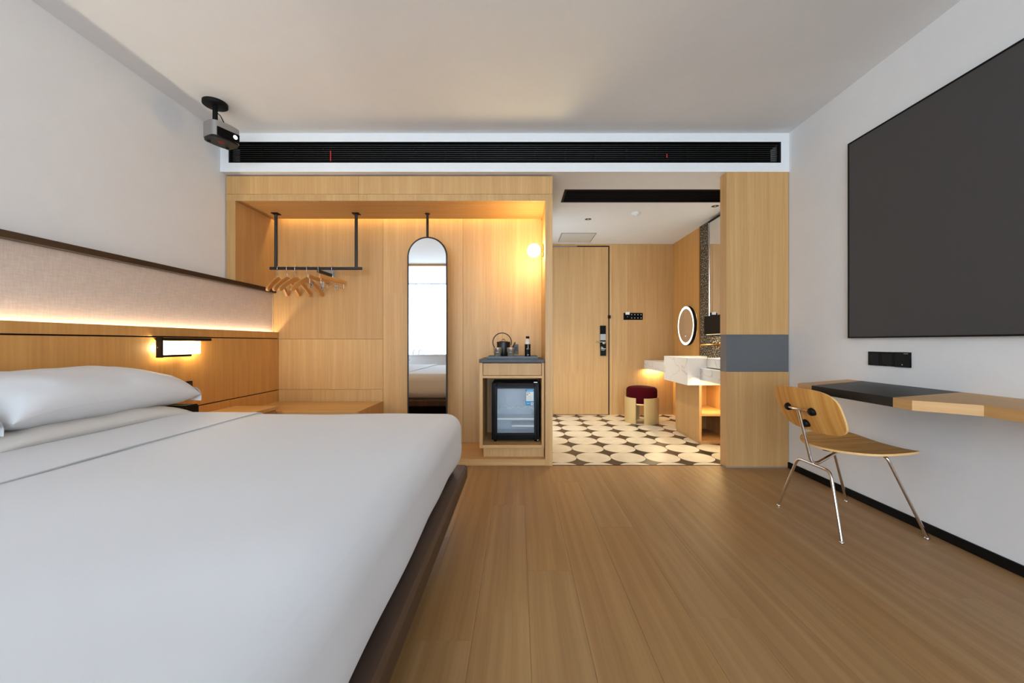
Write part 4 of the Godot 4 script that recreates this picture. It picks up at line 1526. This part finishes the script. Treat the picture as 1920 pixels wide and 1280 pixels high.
# ------------------------------------------------------------------ clothes rail and hangers
func hangers() -> void:
	var rd := 3.555
	var ry := 1.66
	var yi := 2.15
	var r := thing("clothes_rail", "black metal clothes rail hanging from the wardrobe niche top", "rail")
	var st := S()
	B(st, -2.215, -1.392, ry - 0.013, ry + 0.013, rd - 0.010, rd + 0.010, 0.004, 0)
	obj("bar", st, M.grey_metal, r)
	for x in [-2.16, -1.445]:
		st = S()
		tube(st, [V(x, ry + 0.01, rd), V(x, yi - 0.004, rd)], 0.0135, 14)
		obj("post", st, M.grey_metal, r)
		part("flange", M.black, r, x - 0.03, x + 0.03, yi - 0.008, yi, rd - 0.03, rd + 0.03, 0.002)
	part("wall_arm", M.black_metal, r, -1.792, -1.762, ry - 0.036, ry - 0.012, rd - 0.008, DB, 0.002)
	part("wall_plate", M.silver, r, -1.83, -1.735, 1.622, 1.69, DB - 0.006, DB, 0.002)
	# wooden suit hangers
	var k := 0
	for x in [-2.143, -2.058, -1.982, -1.877]:
		var turn: float = [0.16, 0.02, -0.12, -0.14][k]
		var hg := thing("wooden_hanger", ["first", "second", "third", "fourth"][k] + " wooden suit hanger from the headboard on the clothes rail", "hanger", "hangers on the clothes rail")
		T = Transform3D(Basis(Vector3.UP, turn), V(x, 1.58, rd))
		st = S()
		var prof := PackedVector2Array()
		var top: Array = [Vector2(-0.212, -0.142), Vector2(-0.215, -0.128), Vector2(-0.20, -0.108), Vector2(-0.13, -0.058), Vector2(-0.07, -0.024), Vector2(-0.026, -0.004), Vector2(-0.02, 0.004), Vector2(0.02, 0.004), Vector2(0.026, -0.004), Vector2(0.07, -0.024), Vector2(0.13, -0.058), Vector2(0.20, -0.108), Vector2(0.215, -0.128), Vector2(0.212, -0.142)]
		var bot: Array = [Vector2(0.19, -0.146), Vector2(0.12, -0.092), Vector2(0.07, -0.062), Vector2(0.035, -0.05), Vector2(0.0, -0.046), Vector2(-0.035, -0.05), Vector2(-0.07, -0.062), Vector2(-0.12, -0.092), Vector2(-0.19, -0.146)]
		for q in top + bot:
			prof.append(q)
		# a slight forward bow, cut in slices
		prism(st, prof, Vector3(-0.009, 0, 0), Vector3(0, 0, 1), Vector3.UP, Vector3(0.018, 0, 0))
		obj("body", st, M.hanger_wood, hg)
		st = S()
		tube(st, hook(0.0, ry - 1.58 + 0.018), 0.0022, 8)
		obj("hook", st, M.steel, hg)
		T = Transform3D.IDENTITY
		k += 1
	# trouser hangers with clips
	k = 0
	for x in [-1.777, -1.654]:
		var turn: float = [0.02, -0.16][k]
		var hg := thing("trouser_hanger", ("wooden trouser hanger with metal clips beside the suit hangers" if k == 0 else "wooden trouser hanger with metal clips, last on the clothes rail"), "hanger", "hangers on the clothes rail")
		T = Transform3D(Basis(Vector3.UP, turn), V(x, 1.562, rd))
		st = S()
		rounded(st, Vector3(-0.008, -0.018, -0.185), Vector3(0.008, 0.018, 0.185), 0.0075, 6)
		obj("bar", st, M.hanger_wood, hg)
		st = S()
		tube(st, hook(0.015, ry - 1.562 + 0.018), 0.0022, 8)
		obj("hook", st, M.steel, hg)
		st = S()
		tube(st, bend([Vector3(0, -0.016, -0.165), Vector3(0, -0.062, -0.165), Vector3(0, -0.062, 0.165), Vector3(0, -0.016, 0.165)], 0.008), 0.002, 8)
		obj("wire_rail", st, M.steel, hg)
		for zz in [-0.06, 0.13]:
			var cl := Node3D.new()
			cl.name = "clip"
			hg.add_child(cl, true)
			st = S()
			box(st, Vector3(-0.009, -0.092, zz - 0.011), Vector3(-0.003, -0.038, zz + 0.011), 0.002)
			obj("jaw", st, M.chrome, cl)
			st = S()
			box(st, Vector3(0.003, -0.092, zz - 0.011), Vector3(0.009, -0.038, zz + 0.011), 0.002)
			obj("jaw", st, M.chrome, cl)
			st = S()
			tube(st, [Vector3(-0.008, -0.066, zz), Vector3(0.008, -0.066, zz)], 0.005, 10)
			obj("spring", st, M.black, cl)
		T = Transform3D.IDENTITY
		k += 1

func hook(y0: float, yt: float) -> Array:
	var pts: Array = [Vector3(0, y0, 0), Vector3(0, yt - 0.075, 0.0), Vector3(0, yt - 0.045, 0.014)]
	pts.append_array(arc(Vector3(0, yt - 0.016, 0), Vector3(0, 0, 1), Vector3.UP, 0.0175, -0.2, PI + 0.5, 14))
	return pts

# ------------------------------------------------------------------ washstand, stool, mirrors in the hall
func vanity() -> void:
	var wl := XR - 0.027
	var v := thing("washstand", "white veined marble washstand block in the entrance hall", "washstand")
	# depths measured from the picture: 3.917 near face, 4.548 far face
	var n0 := 3.917
	var n1 := 4.548
	part("marble_side", M.marble, v, 1.66, 1.70, 0.58, 0.848, n0, n1, 0.001)
	part("marble_front", M.marble, v, 1.70, wl, 0.58, 0.848, n0, n0 + 0.03, 0.001)
	part("marble_back", M.marble, v, 1.70, wl, 0.60, 0.848, n1 - 0.04, n1, 0.001)
	part("basin_floor", M.marble, v, 1.70, wl, 0.66, 0.69, n0 + 0.03, n1 - 0.04)
	part("basin_ledge", M.marble, v, 1.70, wl, 0.82, 0.845, n0 + 0.03, n0 + 0.12, 0.001)
	part("upper_front", M.marble, v, 1.85, wl, 0.757, 0.848, 3.40, n0, 0.001)
	part("lower_shelf", M.marble, v, 1.785, wl, 0.632, 0.748, 3.40, n0, 0.001)
	part("led_light_strip", glow(Color(1.0, 0.8, 0.5), 1.2), v, 1.80, 1.82, 0.629, 0.6315, 3.45, n0 - 0.02)
	area("washstand_led_light", V(1.85, 0.624, (3.45 + n0) / 2), Vector3(-0.1, -1, -0.5).normalized(), Vector2(0.06, 0.36), Color(1.0, 0.91, 0.72), 0.5)
	# wooden cabinet below
	var c := thing("washstand_cabinet", "open oak cabinet under the marble washstand", "cabinet")
	var c0 := 3.917
	var c1 := 4.506
	part("side_panel", M.veneer_b, c, 1.775, 1.80, 0.03, 0.58, c0, c1, 0.001)
	part("inner_side", M.veneer, c, wl - 0.018, wl, 0.03, 0.58, 3.42, c1 - 0.02, 0.001)
	part("base", M.veneer_b, c, 1.785, wl, 0.0, 0.03, c0 + 0.02, c1)
	part("back_panel", M.veneer, c, 1.80, wl, 0.03, 0.58, c1 - 0.02, c1, 0.001)
	part("led_light_strip", glow(Color(1.0, 0.84, 0.55), 1.0), c, 1.84, 2.1, 0.574, 0.579, 4.05, 4.07)
	area("cabinet_led_light", V(1.97, 0.570, 4.06), Vector3(0, -1, 0), Vector2(0.25, 0.02), Color(1.0, 0.88, 0.62), 0.26)
	part("shelf", M.veneer_c, c, 1.80, wl, 0.275, 0.297, c0 + 0.012, c1 - 0.02, 0.001, 0)
	# dressing shelf further in
	var t := thing("dressing_shelf", "thin floating white marble dressing shelf in the hall corner by the stool", "shelf")
	part("slab", M.marble, t, 1.74, XR - 0.021, 0.645, 0.76, n1 + 0.002, DH - 0.001, 0.001)
	part("led_light_strip", glow(Color(1.0, 0.84, 0.6), 1.2), t, 1.76, 2.0, 0.641, 0.6448, DH - 0.05, DH - 0.035)
	area("dressing_shelf_led_light", V(1.86, 0.636, DH - 0.045), Vector3(0, -1, 0), Vector2(0.24, 0.03), Color(1.0, 0.90, 0.68), 0.30)
	# wall tap over the basin
	var tp := thing("basin_tap", "slim brass wall tap over the marble basin", "tap")
	var st := S()
	tube(st, bend([V(wl, 0.975, 4.22), V(1.93, 0.975, 4.22), V(1.928, 0.95, 4.22)], 0.012), 0.0085, 12)
	obj("spout", st, M.brass, tp)
	st = S()
	lathe(st, [Vector2(0.0, 0.008), Vector2(0.026, 0.008), Vector2(0.028, 0.0)], V(wl, 0.975, 4.22), 20, Vector3.LEFT)
	obj("rosette", st, M.brass, tp)
	# tall mirror cabinet with a dark box at its foot
	var mc := thing("basin_mirror", "tall black framed mirror above the washstand", "mirror")
	part("case", M.black, mc, 2.105, wl, 1.09, 2.335, 3.42, 4.405, 0.001)
	part("glass", M.mirror, mc, 2.101, 2.105, 1.29, 2.318, 3.44, 4.39)
	for e in [[1.286, 1.292, 3.42, 4.405], [2.318, 2.335, 3.42, 4.405]]:
		part("frame", M.black, mc, 2.096, 2.105, e[0], e[1], e[2], e[3])
	part("frame", M.steel, mc, 2.096, 2.105, 1.292, 2.318, 4.39, 4.405)
	part("shelf_box", M.black, mc, 2.05, 2.105, 1.09, 1.286, 3.42, 4.405, 0.002)
	# light under the mirror box, shining on the basin
	part("led_light_strip", glow(Color(1.0, 0.84, 0.6), 1.2), mc, 2.062, 2.082, 1.086, 1.0898, 3.5, 4.38)
	area("mirror_led_light", V(2.072, 1.08, 3.95), Vector3(-0.2, -1, 0).normalized(), Vector2(0.02, 0.86), Color(1.0, 0.92, 0.76), 0.34)
	# round mirror with lit ring
	var rm := thing("round_mirror", "round mirror with glowing white ring and black rim on the oak hall wall", "mirror")
	var cd := 5.02
	var cy := 1.0 + (642 - 610.5) * cd / F
	var xf := XR - 0.06
	var o := Vector3(XR - 0.0205, cy, -cd)
	var R := 0.248
	st = S()
	lathe(st, [Vector2(R - 0.004, 0.038), Vector2(R, 0.038), Vector2(R, 0.038), Vector2(R, 0.0)], o, 64, Vector3.LEFT)
	obj("rim", st, M.black, rm)
	st = S()
	lathe(st, [Vector2(0.0, 0.036), Vector2(R - 0.036, 0.036)], o, 64, Vector3.LEFT)
	obj("glass", st, M.mirror, rm)
	st = S()
	lathe(st, [Vector2(R - 0.036, 0.008), Vector2(R - 0.036, 0.008), Vector2(R - 0.036, 0.0365), Vector2(R - 0.036, 0.0365), Vector2(R - 0.004, 0.0365), Vector2(R - 0.004, 0.0365), Vector2(R - 0.004, 0.008)], o, 64, Vector3.LEFT)
	obj("ring_light", st, glow(Color(1.0, 0.95, 0.86), 1.5), rm)
	st = S()
	lathe(st, [Vector2(0.0, 0.0372), Vector2(0.007, 0.0372)], o + Vector3(0, -0.13, 0.0), 16, Vector3.LEFT)
	obj("touch_light", st, glow(Color(1.0, 0.9, 0.7), 1.0), rm)
	for k in 6:
		omni("ring_mirror_light", o + Vector3(-0.022, sin(TAU * (k + 0.5) / 6) * (R - 0.02), cos(TAU * (k + 0.5) / 6) * (R - 0.02)), Color(1.0, 0.93, 0.8), 0.010, 0.005)
	# stool
	var sx := 1.556
	var sdp := 748.0 / 155.0 + 0.213
	var s := thing("stool", "round stool with dark red velvet seat on a pale gold slotted drum", "stool")
	st = S()
	lathe(st, [Vector2(0.0, 0.452), Vector2(0.12, 0.448), Vector2(0.16, 0.44), Vector2(0.182, 0.425), Vector2(0.188, 0.40), Vector2(0.188, 0.30), Vector2(0.186, 0.255), Vector2(0.18, 0.25), Vector2(0.0, 0.25)], V(sx, 0, sdp), 48)
	obj("cushion", st, M.velvet, s)
	# drum: two curved walls with slots between, slot turned to the camera
	var mid := atan2(-(sdp) * -1.0, -sx) # towards the camera in the x/z plane
	var dirc := Vector2(-sx, sdp).normalized()
	var a0 := dirc.angle() + 0.10
	var gap := 0.24
	for h in 2:
		var b0 := a0 + gap + h * PI
		var b1 := a0 + PI - gap + h * PI
		st = S()
		var poly := PackedVector2Array()
		for k in 25:
			var a := b0 + (b1 - b0) * k / 24.0
			poly.append(Vector2(cos(a), sin(a)) * 0.207)
		for k in 25:
			var a := b1 + (b0 - b1) * k / 24.0
			poly.append(Vector2(cos(a), sin(a)) * 0.190)
		prism(st, poly, V(sx, 0.0, sdp), Vector3.RIGHT, Vector3(0, 0, 1), Vector3(0, 0.318, 0))
		obj("drum_wall", st, M.pale_gold, s)
	st = S()
	lathe(st, [Vector2(0.0, 0.232), Vector2(0.1895, 0.232), Vector2(0.1895, 0.232), Vector2(0.1895, 0.249), Vector2(0.0, 0.249)], V(sx, 0, sdp), 40)
	obj("seat_plate", st, M.pale_gold, s)

# ------------------------------------------------------------------ behind the camera: what mirror and gloss show
func back_of_room() -> void:
	var wx0 := -3.2
	var wx1 := 2.0
	var wy0 := 0.12
	var wy1 := 2.62
	var w := thing("wall_window", "white wall with the wide window", "wall", "", "structure")
	part("wall_piece", M.wall, w, XA - 0.15, XR + 0.15, -0.12, wy0, DWIN - 0.2, DWIN)
	part("wall_piece", M.wall, w, XA - 0.15, XR + 0.15, wy1, YC + 0.15, DWIN - 0.2, DWIN)
	part("wall_piece", M.wall, w, XA - 0.15, wx0, wy0, wy1, DWIN - 0.2, DWIN)
	part("wall_piece", M.wall, w, wx1, XR + 0.15, wy0, wy1, DWIN - 0.2, DWIN)
	var win := thing("window_1", "wide window with dark frame behind sheer curtains", "window", "", "structure")
	for e in [[wx0, wx1, wy0, wy0 + 0.04], [wx0, wx1, wy1 - 0.04, wy1], [wx0, wx0 + 0.04, wy0 + 0.04, wy1 - 0.04], [wx1 - 0.04, wx1, wy0 + 0.04, wy1 - 0.04], [-0.62, -0.58, wy0 + 0.04, wy1 - 0.04]]:
		part("frame", M.grey_metal, win, e[0], e[1], e[2], e[3], DWIN - 0.14, DWIN - 0.08, 0.002)
	part("pane", M.glass, win, wx0 + 0.04, -0.62, wy0 + 0.04, wy1 - 0.04, DWIN - 0.115, DWIN - 0.109)
	part("pane", M.glass, win, -0.58, wx1 - 0.04, wy0 + 0.04, wy1 - 0.04, DWIN - 0.115, DWIN - 0.109)
	for e in [[wx0 - 0.08, -0.61, "sheer white curtain behind the bathtub"], [-0.59, wx1 + 0.1, "sheer white curtain on the desk side of the window"]]:
		var st := S()
		var rows: Array = []
		for j in 2:
			var row: Array[Vector3] = []
			for i in 181:
				var u := i / 180.0
				row.append(V(e[0] + (e[1] - e[0]) * u, 0.06 if j == 0 else 2.66, DWIN + 0.07 + 0.025 * sin(u * TAU * 15.0) + 0.01 * sin(u * TAU * 37.0)))
			rows.append(row)
		grid(st, rows, false, false)
		tag(obj("sheer_curtain", st, M.sheer), e[2], "curtain", "sheer curtains")
	# oak strip across the ceiling
	var st := S()
	B(st, XA, XR, YC - 0.045, YC, -1.42, -1.36)
	tag(obj("trim_1", st, M.veneer), "narrow oak strip across the ceiling", "trim", "", "structure")
	var tub := thing("bathtub", "white boxed bathtub under the window with small taps", "bathtub")
	part("surround", M.wall, tub, XA + 0.002, -0.9, 0.0, 0.70, -2.02, -1.94)
	part("surround", M.wall, tub, -0.98, -0.9, 0.0, 0.70, -2.9, -2.02)
	part("rim", M.white, tub, XA + 0.002, -0.88, 0.70, 0.735, -2.06, -1.92, 0.004)
	part("basin", M.white, tub, XA + 0.002, -0.98, 0.20, 0.26, -2.9, -2.02)
	for x in [-2.40, -2.27]:
		st = S()
		tube(st, bend([V(x, 0.735, -1.99), V(x, 0.82, -1.99), V(x + 0.05, 0.82, -2.0)], 0.02), 0.012, 10)
		obj("tap", st, M.black_metal, tub)
	# two downlights in the bedroom ceiling
	for q in [Vector2(-2.49, -2.28), Vector2(-2.64, -3.3)]:
		var dl := thing("downlight", "small dark round downlight in the bedroom ceiling " + ("over the bathtub" if q.y > -3.0 else "next to the sheer curtain"), "downlight", "bedroom downlights")
		st = S()
		lathe(st, [Vector2(0.034, 0.002), Vector2(0.034, -0.004), Vector2(0.046, -0.004), Vector2(0.048, 0.0)], Vector3(q.x, YC, -q.y), 24)
		obj("trim_ring", st, M.white, dl)
		st = S()
		lathe(st, [Vector2(0.0, -0.002), Vector2(0.034, -0.002)], Vector3(q.x, YC, -q.y), 24)
		obj("reflector", st, M.black_gloss, dl)
